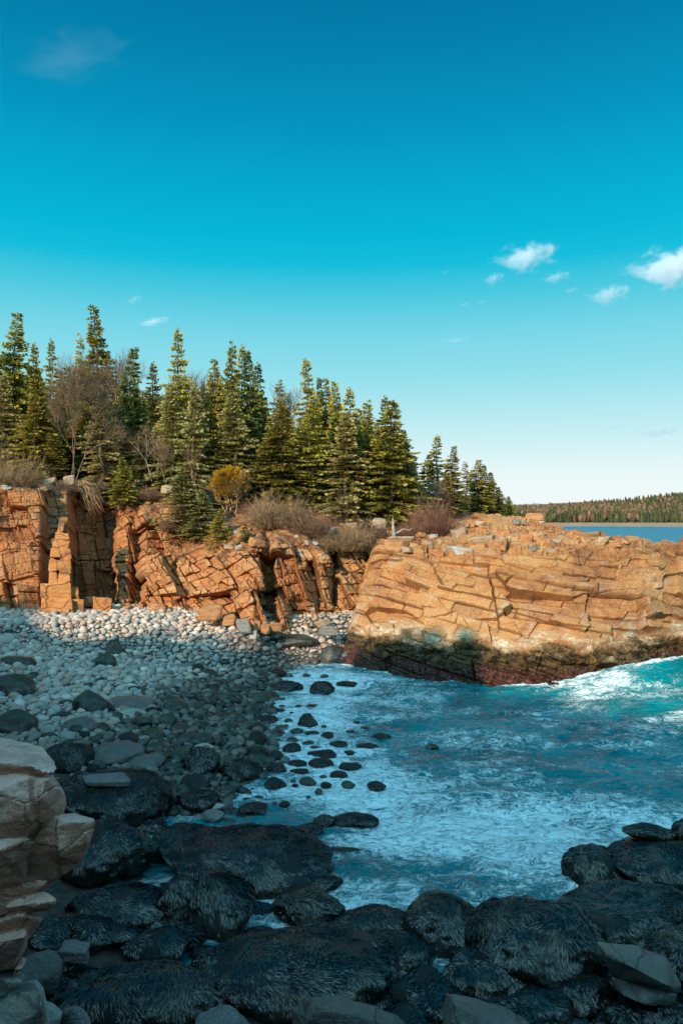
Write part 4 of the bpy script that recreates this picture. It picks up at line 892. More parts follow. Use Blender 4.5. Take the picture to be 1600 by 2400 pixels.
TREES = [ # u, v top, Y, variant, half width px, label
 (37, 737, 68, 0, 62, "tall spruce second from the left edge, with a full pointed top"), (-22, 790, 66, 1, 70, "spruce cut by the left edge of the wood"), (8, 880, 63.5, 5, 55, "pale lichened spruce in front at the left edge"),
 (82, 806, 72, 2, 40, "short-topped spruce just right of the tall one at the left"), (120, 798, 75, 2, 36, "thin spruce top rising behind the big bare tree"), (86, 880, 63, 3, 60, "golden-green spruce in front at the left, skirted to the ground"),
 (224, 722, 69, 0, 62, "tallest spruce, its top highest in the whole wood"), (192, 790, 72, 4, 40, "ragged thin spruce leaning on the tallest one's left side"), (240, 905, 64, 5, 58, "yellowish lower spruce in front of the tallest spruce"),
 (310, 818, 66.5, 6, 60, "dark blue-green spruce right of the tallest spruce"), (360, 851, 72, 2, 42, "slim ragged spruce between the dark spruce and the slender tall one"), (418, 772, 67, 2, 50, "slender tall spruce with an open wiry top left of the centre gap"),
 (404, 900, 64, 5, 62, "pale mossy spruce in front of the slender tall one"), (455, 905, 62.5, 5, 60, "broad pale lichened spruce left of the golden shrub tree"), (503, 846, 69, 0, 50, "spruce at the left of the triple-topped clump"),
 (542, 808, 68, 1, 48, "leftmost top of the clump of close spruces left of centre"), (567, 811, 70, 2, 40, "middle top of the clump of close spruces left of centre"), (583, 826, 69, 6, 50, "dark right-hand spruce of the clump left of centre"),
 (604, 853, 71, 2, 44, "lowest right top of the clump left of centre"), (548, 920, 64.5, 5, 66, "broad grey-green spruce in front of the clump"), (488, 935, 64, 1, 48, "spruce with brownish sides behind the golden shrub tree"),
 (652, 895, 70, 4, 46, "thinly needled spruce with a bare reddish top"), (660, 955, 64.5, 3, 80, "wide dark-skirted spruce above the brown shrubs"), (717, 843, 69, 2, 50, "spruce with a stepped open top standing above its neighbours"),
 (748, 890, 73, 6, 34, "narrow bluish spruce top behind the stepped one"), (763, 891, 71, 0, 46, "spruce just right of the bluish top"), (730, 925, 65.5, 1, 60, "yellow-green spruce in front below the stepped top"),
 (788, 896, 69, 0, 46, "full spruce in the middle of the right-hand row"), (819, 911, 70, 2, 48, "open-topped spruce right of the middle row"), (811, 968, 65, 5, 72, "big spruce with pale dead lower boughs over the shrubs"),
 (861, 942, 68, 1, 52, "spruce left of the tall pair on the slope"), (835, 985, 66, 0, 54, "lower spruce filling in below the open-topped one"), (901, 931, 70, 2, 44, "left one of the tall pair at the right end of the main wood"),
 (917, 941, 66, 3, 78, "right one of the tall pair, very full and skirted down to the rock"), (945, 1010, 68, 0, 44, "lower spruce on the right flank of the full skirted one"), (968, 1070, 70, 6, 36, "small dark spruce beside the reddish upright shrub"),
 (1024, 1022, 75, 2, 42, "tallest of the separate clump beyond the reddish shrub, with a knobbly top"), (1003, 1066, 77, 6, 36, "dark left spruce of the separate clump"), (1061, 1047, 76, 0, 34, "right-hand pointed spruce of the separate clump"),
 (1045, 1110, 73, 1, 38, "low full spruce in front of the separate clump"), (1092, 1085, 84, 4, 28, "sparse spruce at the left of the last group"), (1118, 1079, 82, 0, 36, "fullest spruce of the last group towards the point"),
 (1136, 1090, 83, 1, 30, "spruce just right of the fullest in the last group"), (1150, 1108, 85, 6, 28, "thin spruce with steps in the last group"), (1168, 1142, 84, 3, 22, "small dark spruce next to the end of the wood"), (1191, 1163, 86, 3, 16, "very last and smallest spruce at the end of the wood"),
]
for (u_, vt, Y_, k, hw_, lb) in TREES:
    zb = None
    if u_ > 985: zb = wz({True: 1206, False: 1212}[u_ > 1080], Y_)
    if k == 5 and u_ in (404, 455): zb = wz(1215 if u_ == 455 else 1180, Y_)
    put_tree(u_, vt, Y_, k, hw_, lb, zbase=zb)
# low spruces on the cliff edge
for (u_, vt, vb, Y_, k, hw_, lb) in [(289, 1073, 1183, 61.5, 3, 36, "small bright green spruce on the cliff brink left of centre"), (517, 1192, 1292, 56.5, 3, 34, "small bushy spruce clinging to the cliff below the golden shrub tree"),
                                  (575, 1235, 1312, 55, 6, 36, "low pale-green spruce sapling on the cliff top right of the bushy one"), (432, 1105, 1262, 59, 5, 74, "mossy spruce sprawling down over the broken cliff"), (470, 1150, 1275, 58, 5, 52, "lower sprawling spruce bough mass beside the bushy small spruce"),
                                  (128, 1020, 1125, 62.5, 1, 40, "low spruce on the brink under the bare tree"), (340, 1010, 1140, 64.5, 6, 44, "shaded low spruce right of the dark one"), (620, 1040, 1180, 64, 1, 44, "low spruce above the brown shrubs, left end"), (705, 1050, 1195, 65, 0, 40, "low spruce above the brown shrubs, middle"), (765, 1040, 1200, 66, 6, 44, "dark low spruce with bare stems between the brown shrubs and the dead boughs"), (875, 1075, 1205, 66.5, 1, 40, "low spruce left of the fully skirted one")]:
    put_tree(u_, vt, Y_, k, hw_, lb, zbase=float(wz(vb, Y_)))
# the wood goes on behind: rows of unnamed spruces
r = np.random.default_rng(3)
for i in range(175):
    u_ = r.uniform(-150, 1000); Y_ = r.uniform(71, 96)
    lim = np.interp(u_, [-150, 0, 130, 220, 300, 420, 560, 640, 720, 800, 900, 960, 1000], [860, 840, 850, 830, 900, 880, 870, 930, 915, 935, 965, 1075, 1125])
    vt = lim + 6 + abs(r.normal()) * 40 + (Y_ - 70) * .6
    if r.random() < .0: continue
    put_tree(u_, vt, Y_, int(r.choice([0, 1, 2, 4, 6, 3])), r.uniform(38, 52), "spruce deep in the wood behind the front row, mostly hidden by others", "spruces deep in the wood")
for i in range(46):
    u_ = r.uniform(-120, 960); Y_ = r.uniform(66.5, 70); vt = np.interp(u_, [-120, 900, 960], [1000, 1075, 1120]) + r.uniform(-40, 40)
    put_tree(u_, vt, Y_, int(r.choice([0, 1, 3, 6])), r.uniform(34, 46), "low young spruce filling the shade between the front trees", "young spruces under the front trees")
# trees of the hill behind the camera: they shade the cove
def shade_tree(x, y, k, extra=0.0):
    z = float(ground_z(np.array([x]), np.array([y]))[0]); top = float(skyline(x, y)) + extra
    H = min(top - z, 16)
    if H < 2.5: return
    e = copy_tree(PR[k]); e.location = (x, y, z); e.scale = (H / 12 * 1.15, H / 12 * 1.15, H / 12); e.rotation_euler = (0, 0, r.uniform(0, 6.28))
    tag(e, "spruce on the hill behind the viewer, outside the photograph", 'tree', "spruces on the hill behind the viewer")
for i in range(170):
    s = -58 + 83 * (i + r.random()) / 170; L = r.uniform(18, 34)
    shade_tree(s * SB[0] + L * SA[0], s * SB[1] + L * SA[1], int(r.choice([0, 1, 3])), r.uniform(-1.2, .4))
# ---------------------------------------------------------------- bare trees and shrubs
def branchy(seed, H, spread, lv=5, up=.6, n0=1, r0=.10, kids=3, name='bare_tree', mat='palebark', twigmat='twig', base=.3):
    r = np.random.default_rng(seed); thick, thin_ = [], []
    def grow(p, d, ln, rad, l):
        m = 3; q = p
        for k in range(m):
            d = d + r.normal(size=3) * .10; d[2] += .05 * up; d /= np.linalg.norm(d); q2 = q + d * ln / m
            (thick if l >= lv - 2 else thin_).append((q, q2, rad * (1 - k * .12), rad * (1 - (k + 1) * .12))); q = q2
            if l > 0 and k >= 1 or (l > 0 and l < lv - 0 and k == 0 and r.random() < .4):
                nk = kids if k == m - 1 else max(1, kids - 2)
                for _ in range(nk):
                    dd_ = d + r.normal(size=3) * spread; dd_[2] += up * .25; dd_ /= np.linalg.norm(dd_)
                    grow(q, dd_, ln * r.uniform(.58, .8), rad * .55, l - 1)
    for s_ in range(n0):
        d = np.array([r.normal() * .25 * (n0 > 1), r.normal() * .25 * (n0 > 1), 1.]); d /= np.linalg.norm(d)
        grow(np.array([r.normal() * .15 * (n0 > 1), r.normal() * .15 * (n0 > 1), -.3]), d, H * base, r0, lv)
    e = empty(name)
    V, Fc = tube_np(thick, 5); a = mesh_np('trunk', V, Fc, M[mat], True, parent=e)
    V2, F2 = tube_np([(s[0], s[1], max(s[2], .006), max(s[3], .005)) for s in thin_], 3); mesh_np('crown', V2, F2, M[twigmat], False, parent=e)
    zmax = max(V[:, 2].max(), V2[:, 2].max()); e['h'] = zmax
    return e
def put_bare(e, u_, vt, vb, Y_, label, widen=1.0, group=None):
    z = float(wz(vb, Y_)); s = (float(wz(vt, Y_)) - z) / e['h']; e.location = (float(wx(u_, Y_)), Y_, z); e.scale = (s * widen, s * widen, s); e.rotation_euler = (0, 0, random.uniform(0, 6))
    del e['h']; tag(e, label, 'tree', group)
put_bare(branchy(31, 11, .42, 5, 1.0, 3, .06, 3, mat='twig'), 175, 822, 1118, 62, "big bare deciduous tree with pale stems and a haze of reddish twigs", .68)
put_bare(branchy(32, 6, .5, 4, .9, 1, .035, 3, mat='twiggrey'), 390, 1015, 1140, 62, "pale bare tree with crooked limbs in front of the mossy spruces", 1.1)
put_bare(branchy(33, 11, .35, 5, 1.2, 1, .08, 3), 272, 815, 1120, 71, "bare birch top in the gap right of the tallest spruce")
put_bare(branchy(34, 11, .35, 5, 1.2, 1, .08, 3), 466, 858, 1120, 72, "fine bare tree showing against the sky left of the clump")
put_bare(branchy(35, 10, .35, 5, 1.2, 1, .08, 3), 675, 888, 1130, 72, "fine bare tree showing against the sky between two spruces near the centre")
put_bare(branchy(36, 6, .45, 3, .9, 2, .035, 3, mat='twiggrey'), 455, 1040, 1130, 61.5, "grey bare saplings before the mossy spruces")
put_bare(branchy(37, 4, .5, 4, .9, 2, .05, 3, twigmat='twiggrey', mat='palebark'), 1035, 1115, 1202, 72, "bleached bare little tree by the separate clump")
put_bare(branchy(38, 6, .5, 4, .8, 2, .05, 3, twigmat='twiggrey'), 355, 985, 1120, 63.5, "dead grey sapling in the shade of the dark spruce")
def shrub(seed, rx, ry, H, n, mat, label, u_, vb, Y_, stiff=.5, up=0.0):
    r = np.random.default_rng(seed); segs = []; stems = []
    for i in range(n):
        a = r.uniform(0, 6.283); q = math.sqrt(r.random()); bx, by = rx * q * math.cos(a) * .75, ry * q * math.sin(a) * .75
        d = np.array([math.cos(a) * q * (1 - up) + r.normal() * .25, math.sin(a) * q * (1 - up) + r.normal() * .25, .75 + r.random() * .5]); d /= np.linalg.norm(d)
        hh = H * (1.0 - .45 * q * q) * r.uniform(.4, 1.0) * (1 + .25 * math.sin(a * 3 + seed)); p = np.array([bx, by, -.2]); m = 4
        for k in range(m):
            p2 = p + d * hh / m; (stems if k < 2 else segs).append((p, p2, .014 * (1 - k * .18), .014 * (1 - (k + 1) * .18))); 
            for t_ in range(3 if k else 1):
                dd_ = d + r.normal(size=3) * stiff; dd_ /= np.linalg.norm(dd_); ll = hh * r.uniform(.12, .3); q2 = p + (p2 - p) * r.random()
                q3 = q2 + dd_ * ll; segs.append((q2, q3, .008, .005))
                for _ in range(2):
                    d3 = dd_ + r.normal(size=3) * .6; segs.append((q2 + dd_ * ll * r.random(), q3 + d3 * ll * .35, .006, .004))
            p = p2; d = d + r.normal(size=3) * .16; d /= np.linalg.norm(d)
    e = empty('shrub'); V, Fc = tube_np(stems, 3); mesh_np('stem', V, Fc, M[mat], False, parent=e)
    V, Fc = tube_np(segs, 3); mesh_np('twigs', V, Fc, M[mat], False, parent=e)
    e.location = (float(wx(u_, Y_)), Y_, float(wz(vb, Y_))); tag(e, label, 'shrub'); return e
shrub(51, 2.0, 1.5, 3.0, 420, 'twiggrey', "rounded greyish bare bush at the left edge of the cliff top", 22, 1150, 58.5)
shrub(52, 2.0, 1.6, 2.6, 480, 'twiggrey', "large domed grey-brown bare bush over the cliff, upper one", 645, 1232, 58)
shrub(53, 1.6, 1.4, 2.3, 360, 'twig', "brown bare bush joined to the large domed one's right", 718, 1252, 57.5)
shrub(54, 2.4, 1.5, 2.2, 480, 'twiggrey', "low wide brown bare bush hanging over the dark cleft", 800, 1285, 57.5)
shrub(55, 1.5, 1.3, 1.8, 260, 'twig', "brown bare brush between the low bush and the white rocks", 868, 1262, 60)
shrub(56, 1.3, 1.2, 3.4, 340, 'twigred', "upright reddish bare bush beside the last spruces of the main wood", 1012, 1262, 63, .35, .55)
shrub(57, 1.2, 1.1, 2.2, 240, 'twigred', "lower reddish bush at the left foot of the upright one", 962, 1268, 62.5)
shrub(58, 1.0, .8, .9, 150, 'twigred', "low reddish brush on the headland, left patch", 1105, 1222, 72)
shrub(59, .8, .7, .7, 120, 'twigred', "low reddish brush on the headland, right patch", 1150, 1225, 70)
shrub(60, 1.2, .9, 1.3, 200, 'twig', "russet brush on the brink left of the small bright spruce", 215, 1150, 61.5)
shrub(61, 1.2, .9, 1.1, 200, 'twig', "russet brush on the brink right of the small bright spruce", 345, 1165, 62)
shrub(62, 1.1, .9, 1.3, 200, 'twigred', "reddish brush below the golden shrub tree", 600, 1205, 61)
shrub(63, 1.0, .9, .9, 160, 'twig', "small brown brush at the foot of the headland's boulders", 1235, 1298, 55)
shrub(64, .9, .9, 1.1, 160, 'twigred', "russet brush on the broken slope above the middle cliff", 405, 1240, 58.5)
shrub(65, .9, .7, 1.2, 160, 'twig', "brown brush on the brink at the foot of the bare tree", 150, 1152, 60)
# golden shrub tree
e = branchy(41, 4, .35, 4, .9, 4, .05, 3, name='golden_cedar', mat='palebark', twigmat='twiggrey')
V0 = 61.0; zb = float(wz(1212, V0)); s_ = (float(wz(1092, V0)) - zb) / e['h']; del e['h']
e.location = (float(wx(540, V0)), V0, zb); e.scale = (s_, s_, s_)
cr = [c for c in e.children if c.name.startswith('crown')][0]; cr.name = 'twigs'
r = np.random.default_rng(6); hT = 4.1 / s_; n = 5200
D = r.normal(size=(n, 3)); D /= np.linalg.norm(D, axis=1)[:, None]; rr_ = (r.random(n) ** .4)
rr_ *= 1 + .25 * noise3(D[:, 0] * 2.5, D[:, 1] * 2.5, D[:, 2] * 2.5, 4)
Pq = D * rr_[:, None] * np.array([1.25, 1.1, 1.15]) * (1.15 - .35 * D[:, 2:3]) / s_ * 1.0 + np.array([0, 0, hT * .74])
keep = noise3(Pq[:, 0] * 2.2 * s_, Pq[:, 1] * 2.2 * s_, Pq[:, 2] * 3 * s_, 8) > -.25; Pq = Pq[keep]; Dq = D[keep]
V, Fc = leaf_quads(Pq, Dq + np.array([0, 0, .8]), r.uniform(.15, .32, len(Pq)) / s_, r.uniform(.03, .06, len(Pq)) / s_, r)
mesh_np('crown', V, Fc, M['cedar'], False, dict(tone=np.repeat(np.clip(rr_[keep] * .8 + .1 * r.random(len(Pq)), 0, 1), 4)), e)
tag(e, "small golden-yellow evergreen with bare pale stems on the cliff brink", 'tree')
# dead snag, fallen trunks, roots
def pole(name, pts, r0, r1, mat, label, cat, extra=()):
    segs = []; n = len(pts) - 1
    for k in range(n): segs.append((pts[k], pts[k + 1], r0 + (r1 - r0) * k / n, r0 + (r1 - r0) * (k + 1) / n))
    for s in extra: segs.append(s)
    V, Fc = tube_np(segs, 7); o = mesh_np(name, V, Fc, M[mat], True); tag(o, label, cat); return o
def W3(u_, v_, Y_): return np.array([float(wx(u_, Y_)), Y_, float(wz(v_, Y_))])
pole('dead_stump', [W3(923, 1262, 60), W3(921, 1235, 60.1), W3(920, 1212, 60)], .20, .03, 'driftwood', "white weathered dead stump standing on the rocks right of the brush", 'stump', [(W3(922, 1255, 60), W3(930, 1262, 59.8), .1, .03), (W3(921, 1230, 60), W3(927, 1218, 60), .04, .01)])
pole('driftwood_branch', [W3(928, 1250, 60), W3(945, 1240, 60), W3(958, 1243, 60.2), W3(964, 1238, 60.3)], .07, .025, 'driftwood', "bleached crooked branch lying right of the dead stump", 'branch')
for i, (a, b_, c_) in enumerate([((735, 1186, 64), (770, 1190, 64), (835, 1195, 64.5)), ((790, 1200, 63.5), (850, 1197, 64), (880, 1206, 64)), ((770, 1178, 65), (830, 1186, 65), (868, 1184, 65.5))]):
    pole('fallen_trunk', [W3(*a), W3(*b_), W3(*c_)], .07, .02, 'twiggrey', ["long fallen grey trunk lying along the brink above the brown brush", "short fallen trunk near the big boulder above the brush", "fallen trunk with broken boughs behind the other two"][i], 'fallen trunk')
rs = []; r = np.random.default_rng(14)
for i in range(34):
    p = W3(188 + r.uniform(-8, 14), 1130 + r.uniform(-5, 8), 61.2); tgt = W3(225 + r.uniform(-22, 22), 1175 + r.uniform(-15, 38), 60.4)
    mid_ = (p + tgt) / 2 + np.array([.1, -.4, .35]) + r.normal(size=3) * .15
    rs += [(p, mid_, .045, .03), (mid_, tgt, .03, .008)]
V, Fc = tube_np(rs, 4); tag(mesh_np('hanging_roots', V, Fc, M['twiggrey'], True), "grey tangle of hanging roots and dead boughs over the dark recess", 'roots')
# ---------------------------------------------------------------- angular rock built from hulls
def hull_obj(name, hulls, mat, voxel, disp=.03, fr=3.0, strata=.0, seed=0, flat=False):
    bm = bmesh.new()
    for pts in hulls:
        vs = [bm.verts.new(tuple(map(float, p))) for p in pts]
        r_ = bmesh.ops.convex_hull(bm, input=vs)
        bmesh.ops.delete(bm, geom=[g for g in r_['geom_interior'] if isinstance(g, bmesh.types.BMVert)], context='VERTS')
    me = bpy.data.meshes.new('tmp'); bm.to_mesh(me); bm.free()
    o = bpy.data.objects.new('tmp', me); COL.objects.link(o)
    md = o.modifiers.new('r', 'REMESH'); md.mode = 'VOXEL'; md.voxel_size = voxel
    dg = bpy.context.evaluated_depsgraph_get(); ev = o.evaluated_get(dg); m2 = bpy.data.meshes.new_from_object(ev)
    n = len(m2.vertices); V = np.zeros(n * 3, np.float32); m2.vertices.foreach_get('co', V); V = V.reshape(-1, 3).astype(float)
    N = np.zeros(n * 3, np.float32); m2.vertices.foreach_get('normal', N); N = N.reshape(-1, 3)
    Fc = np.array([list(p.vertices) for p in m2.polygons if len(p.vertices) == 4])
    bpy.data.objects.remove(o); bpy.data.meshes.remove(me); bpy.data.meshes.remove(m2)
    x, y, z = V.T
    h1, h2, h3, e, dx, dy = blocks(x * fr * .35 + z * .3 * fr * .3 + 7 + seed, z * fr * .35 + y * .2 + 3, 1, .8, 40 + seed)
    g = np.exp(-(e / (.028 if flat else .035)) ** 2)
    D = disp * (1.1 * fbm(x * fr, y * fr, z * fr, seed + 1, 5) + (.3 if flat else 1.7) * ((h1 - .5) + 1.4 * (h2 * dx + h3 * dy)) - (.35 if flat else .8) * g)
    if strata: D = D + strata * noise3(z * 9 + x * 1.2, z * 0, y * .3, seed + 9)
    o = mesh_np(name, V + N * D[:, None], Fc, M[mat], False, dict(crack=np.clip(g * .9, 0, 1)))
    me = o.data
    me.polygons.foreach_set('use_smooth', np.full(len(me.polygons), not flat))
    return o
def px_hull(poly, Y, t_front=.35, t_back=1.2, ins=.72, dv=12, tilt=0.0):
    r_ = np.random.default_rng(int(abs(poly[0][0] * 7 + poly[1][1]))); ins = ins * .5 + .5; dv *= .6
    """silhouette polygon of photo pixels at depth Y, a smaller front face nearer the camera, a smaller back face behind"""
    P = np.array(poly, float); c = P.mean(0); out = []
    for p in P: out.append(W3(p[0], p[1], Y + tilt * (p[0] - c[0]) / 100))
    for p in P: q = c + (p - c) * ins; out.append(W3(q[0], q[1] + dv, Y - t_front * r_.uniform(.1, 1.5)))
    for p in P: q = c + (p - c) * .8; out.append(W3(q[0], q[1] + 4, Y + t_back))
    return out
# the pink outcrop at the left edge, near the camera
def ph(pts, back=1.0, k=.85):
    c = np.mean([p[:2] for p in pts], 0)
    return [W3(*p) for p in pts] + [W3(c[0] + (p[0] - c[0]) * k, c[1] + (p[1] - c[1]) * k, p[2] + back) for p in pts]
oc = [ph([(-160, 1775, 8.2), (0, 1782, 8.2), (70, 1796, 8.15), (112, 1813, 8.2), (128, 1811, 8.3), (-160, 1700, 9.1), (0, 1727, 9.1), (58, 1741, 9.05), (100, 1752, 9.0), (128, 1788, 8.7), (135, 1801, 8.5), (-160, 1815, 8.3), (60, 1808, 8.3)], .5),
      ph([(-160, 1800, 9.0), (0, 1806, 8.9), (60, 1803, 8.8), (132, 1820, 8.7), (-160, 1880, 7.95), (0, 1850, 7.95), (64, 1824, 8.05), (70, 1900, 7.9), (78, 1957, 8.1), (40, 1976, 8.0), (-160, 2000, 7.9)], .6),
      ph([(70, 1818, 8.5), (105, 1826, 8.12), (132, 1821, 8.6), (152, 1862, 8.55), (154, 1885, 8.6), (145, 1916, 8.5), (82, 1948, 8.2), (98, 1870, 8.02), (66, 1880, 8.1)], .6),
      ph([(135, 1912, 8.9), (170, 1907, 8.95), (216, 1918, 8.75), (138, 1918, 8.2), (180, 1925, 8.22), (219, 1925, 8.4), (222, 1931, 8.45), (208, 1972, 8.3), (195, 2014, 8.4), (150, 2050, 8.45), (138, 2000, 8.1), (132, 1940, 8.15)], .4),
      ph([(66, 1962, 8.3), (135, 1915, 8.35), (140, 1985, 8.25), (128, 2045, 8.35), (150, 2048, 8.5), (104, 2082, 8.55), (60, 2072, 8.35), (64, 2010, 8.3)], .6),
      ph([(-160, 1992, 7.8), (0, 1995, 7.85), (70, 1966, 7.98), (76, 1976, 8.02), (62, 2050, 8.05), (48, 2092, 8.3), (-160, 2140, 8.25)], .8),
      px_hull([(10, 2126), (60, 2100), (100, 2094), (132, 2110), (130, 2117), (112, 2131), (44, 2140)], 8.3, .25, .7, .85, 3),
      px_hull([(-160, 2100), (40, 2078), (110, 2068), (60, 2110), (20, 2140), (-160, 2170)], 8.4, .2, 1.2, .9, 2),
      px_hull([(-160, 2190), (0, 2180), (48, 2140), (102, 2149), (96, 2164), (66, 2200), (0, 2216), (-160, 2240)], 8.45, .25, 1.2, .86, 5),
      px_hull([(-160, 2230), (0, 2214), (60, 2175), (65, 2190), (58, 2225), (30, 2270), (-160, 2290)], 8.35, .25, 1.2, .88, 4),
      px_hull([(-200, 2100), (-20, 2120), (10, 2150), (0, 2190), (-200, 2240)], 8.6, .3, 1.0, .9, 2),
      [W3(-160, 1720, 8.6), W3(-160, 2300, 8.6), W3(-700, 1720, 7.0), W3(-700, 2400, 6.6), W3(-160, 1760, 10.5), W3(-160, 2300, 10.2), W3(-800, 1700, 9.5), W3(-800, 2400, 9.5), W3(-160, 2500, 8.8), W3(-700, 2700, 8.0)]]
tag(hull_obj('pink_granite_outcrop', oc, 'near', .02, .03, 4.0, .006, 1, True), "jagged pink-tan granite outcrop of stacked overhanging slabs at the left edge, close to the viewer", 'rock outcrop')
for k, (poly, Y, mat, lb) in enumerate([
    ([(-80, 2270), (35, 2267), (58, 2286), (60, 2292), (30, 2306), (0, 2335), (-80, 2350)], 8.7, 'pale', "pale jagged block under the pink outcrop, upper one"),
    ([(-80, 2335), (0, 2328), (30, 2304), (85, 2294), (103, 2318), (112, 2360), (120, 2400), (110, 2450), (-80, 2460)], 8.7, 'pale', "big pale angular block in the bottom left corner"),
    ([(106, 2346), (122, 2350), (148, 2372), (146, 2392), (120, 2410), (100, 2400)], 9.2, 'pale', "small pale stone wedged beside the big pale block"),
    ([(128, 2410), (150, 2362), (178, 2356), (198, 2366), (212, 2392), (214, 2440), (130, 2450)], 9.5, 'grey', "purplish grey rounded block at the bottom edge beside the pale blocks"),
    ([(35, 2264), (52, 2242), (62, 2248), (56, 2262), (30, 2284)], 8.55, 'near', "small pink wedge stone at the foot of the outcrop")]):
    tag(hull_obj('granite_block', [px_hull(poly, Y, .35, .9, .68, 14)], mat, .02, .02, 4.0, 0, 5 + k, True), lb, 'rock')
# bare slabs lying on the weed at the bottom edge
for k, (polys, Y, mat, lb) in enumerate([
    ([[(1396, 2207), (1455, 2212), (1500, 2222), (1560, 2240), (1594, 2310), (1586, 2328), (1540, 2318), (1440, 2282), (1400, 2236)]], 14.6, 'wetslab', "grey stone slab cracked across, lying on weedy rock at lower right"),
    ([[(1430, 2290), (1480, 2300), (1540, 2312), (1588, 2330), (1580, 2352), (1500, 2345), (1440, 2318)]], 14.3, 'wetslab', "long thin grey slab wedged under the cracked slab"),
    ([[(1046, 2326), (1064, 2330), (1110, 2340), (1180, 2358), (1240, 2400), (1250, 2460), (1034, 2460), (1036, 2380)]], 13.2, 'wetslab', "greenish grey angular boulder at the bottom edge right of the still pool"),
    ([[(686, 2368), (715, 2338), (780, 2336), (860, 2352), (935, 2382), (965, 2420), (965, 2470), (680, 2470)]], 13.0, 'wetslab', "green-stained rounded boulder at the bottom edge left of the still pool")]):
    tag(hull_obj('stone_slab', [px_hull(p, Y, .55, 1.1, .45, 26) for p in polys], mat, .025, .05, 2.6, .008, 70 + k, True), lb, 'rock')
# the free-standing stack at the back of the beach
def blk(u0, u1, v0, v1, Y0, Y1, seed, sl=0.0):
    r_ = np.random.default_rng(seed); o = []
    for uu, ss in ((u0, -1), (u1, 1)):
        for vv in (v0, v1):
            for YY in (Y0, Y1):
                o.append(W3(uu + r_.uniform(-2.2, 2.2) + (sl if vv == v0 else 0), vv + r_.uniform(-2, 2), YY + r_.uniform(-.15, .15)))
    return o
st = [blk(141, 161, 1213, 1246, 54.0, 54.8, 1), blk(134, 150, 1222, 1247, 53.8, 54.8, 2, 5), blk(130, 162, 1249, 1265, 53.6, 55, 3), blk(123, 162, 1266, 1284, 53.5, 55, 4, 3), blk(117, 142, 1286, 1308, 53.3, 55.2, 5, 3), blk(141, 167, 1285, 1309, 53.4, 55.2, 6),
      blk(116, 133, 1311, 1338, 53.2, 55.2, 7), blk(132, 167, 1311, 1337, 53.3, 55.2, 8), blk(115, 136, 1340, 1366, 53.2, 55.2, 9), blk(137, 167, 1340, 1367, 53.2, 55.2, 10),
      blk(98, 121, 1369, 1402, 52.9, 55.2, 11), blk(119, 169, 1369, 1402, 52.8, 55.3, 12), blk(169, 185, 1376, 1402, 53.2, 55.0, 13), blk(97, 169, 1404, 1440, 52.5, 55.3, 14), blk(168, 197, 1403, 1438, 53, 55, 15), blk(93, 125, 1428, 1445, 52.3, 54.5, 16), blk(120, 165, 1425, 1446, 52.2, 54.5, 17),
      blk(124, 160, 1262, 1400, 54.1, 54.8, 18)]
tag(hull_obj('rock_stack', st, 'stack', .05, .04, 1.6, 0, 20), "tall free-standing stack of orange granite blocks tapering to a narrow top", 'rock stack')
tag(hull_obj('granite_block', [blk(219, 262, 1404, 1440, 52.8, 54.5, 31), blk(225, 255, 1400, 1406, 53.2, 54.4, 32)], 'stack', .04, .05, 1.6, 0, 21), "square orange block on the cobbles right of the stack", 'rock')
tag(hull_obj('granite_block', [blk(196, 225, 1400, 1422, 54.5, 56, 33)], 'block', .04, .05, 1.6, 0, 22), "shaded block just behind the square orange one", 'rock')
for k, (a, lb, mt) in enumerate([((350, 394, 1412, 1440, 53.2, 54.4), "reddish block at the foot of the cliff right of the recess", 'block'), ((282, 308, 1418, 1430, 53.6, 54.6), "low flat reddish block in the cobbles by the recess", 'block'),
                         ((465, 520, 1420, 1455, 49.6, 51.5), "big rounded block at the foot of the middle cliff", 'block'), ((525, 553, 1440, 1468, 48.2, 49.2), "block low at the corner of the middle cliff", 'block'), ((553, 590, 1450, 1482, 47.6, 48.8), "half shaded grey-brown block at the corner of the middle cliff", 'grey'),
                         ((596, 612, 1452, 1478, 48.4, 49.3), "upright orange stone beside the corner block", 'block'), ((612, 634, 1462, 1486, 48.2, 49.1), "tilted stone in the rubble below the split cliff", 'block'), ((636, 664, 1458, 1482, 48.6, 49.6), "flat tan stone in the rubble below the split cliff", 'block'),
                         ((748, 790, 1466, 1488, 49.4, 50.4), "grey-green flat slab in sunlit cobbles by the headland", 'grey'), ((585, 605, 1478, 1496, 47.6, 48.4), "small pale stone below the tilted ones", 'pale')]):
    plain_boulder(lb, (a[0] + a[1]) / 2, (a[2] + a[3]) / 2, a[1] - a[0], a[3] - a[2], float(wz((a[2] + a[3]) / 2, a[4] + .4)), 60 + k, mt, n=-5, p=26, depth=.8, name='granite_block')
# dark weedy rocks at the head of the inlet
for k, (uc, vc, w, h, lb) in enumerate([(690, 1502, 90, 34, "dark flat rock in the shade at the head of the cove"), (745, 1520, 80, 36, "dark reddish rock at the water's edge by the headland foot"), (640, 1492, 50, 22, "small dark rock left of the flat dark one"), (780, 1535, 56, 40, "olive weedy rock touching the headland's foot"), (812, 1480, 44, 60, "olive-black mossy rib at the left foot of the headland")]):
    plain_boulder(lb, uc, vc, w, h, {0: 1.2, 1: .45, 2: 1.5, 3: .4, 4: 1.4}[k], 700 + k, 'algae', n=9, p=12, lvl=4, detail=.04)
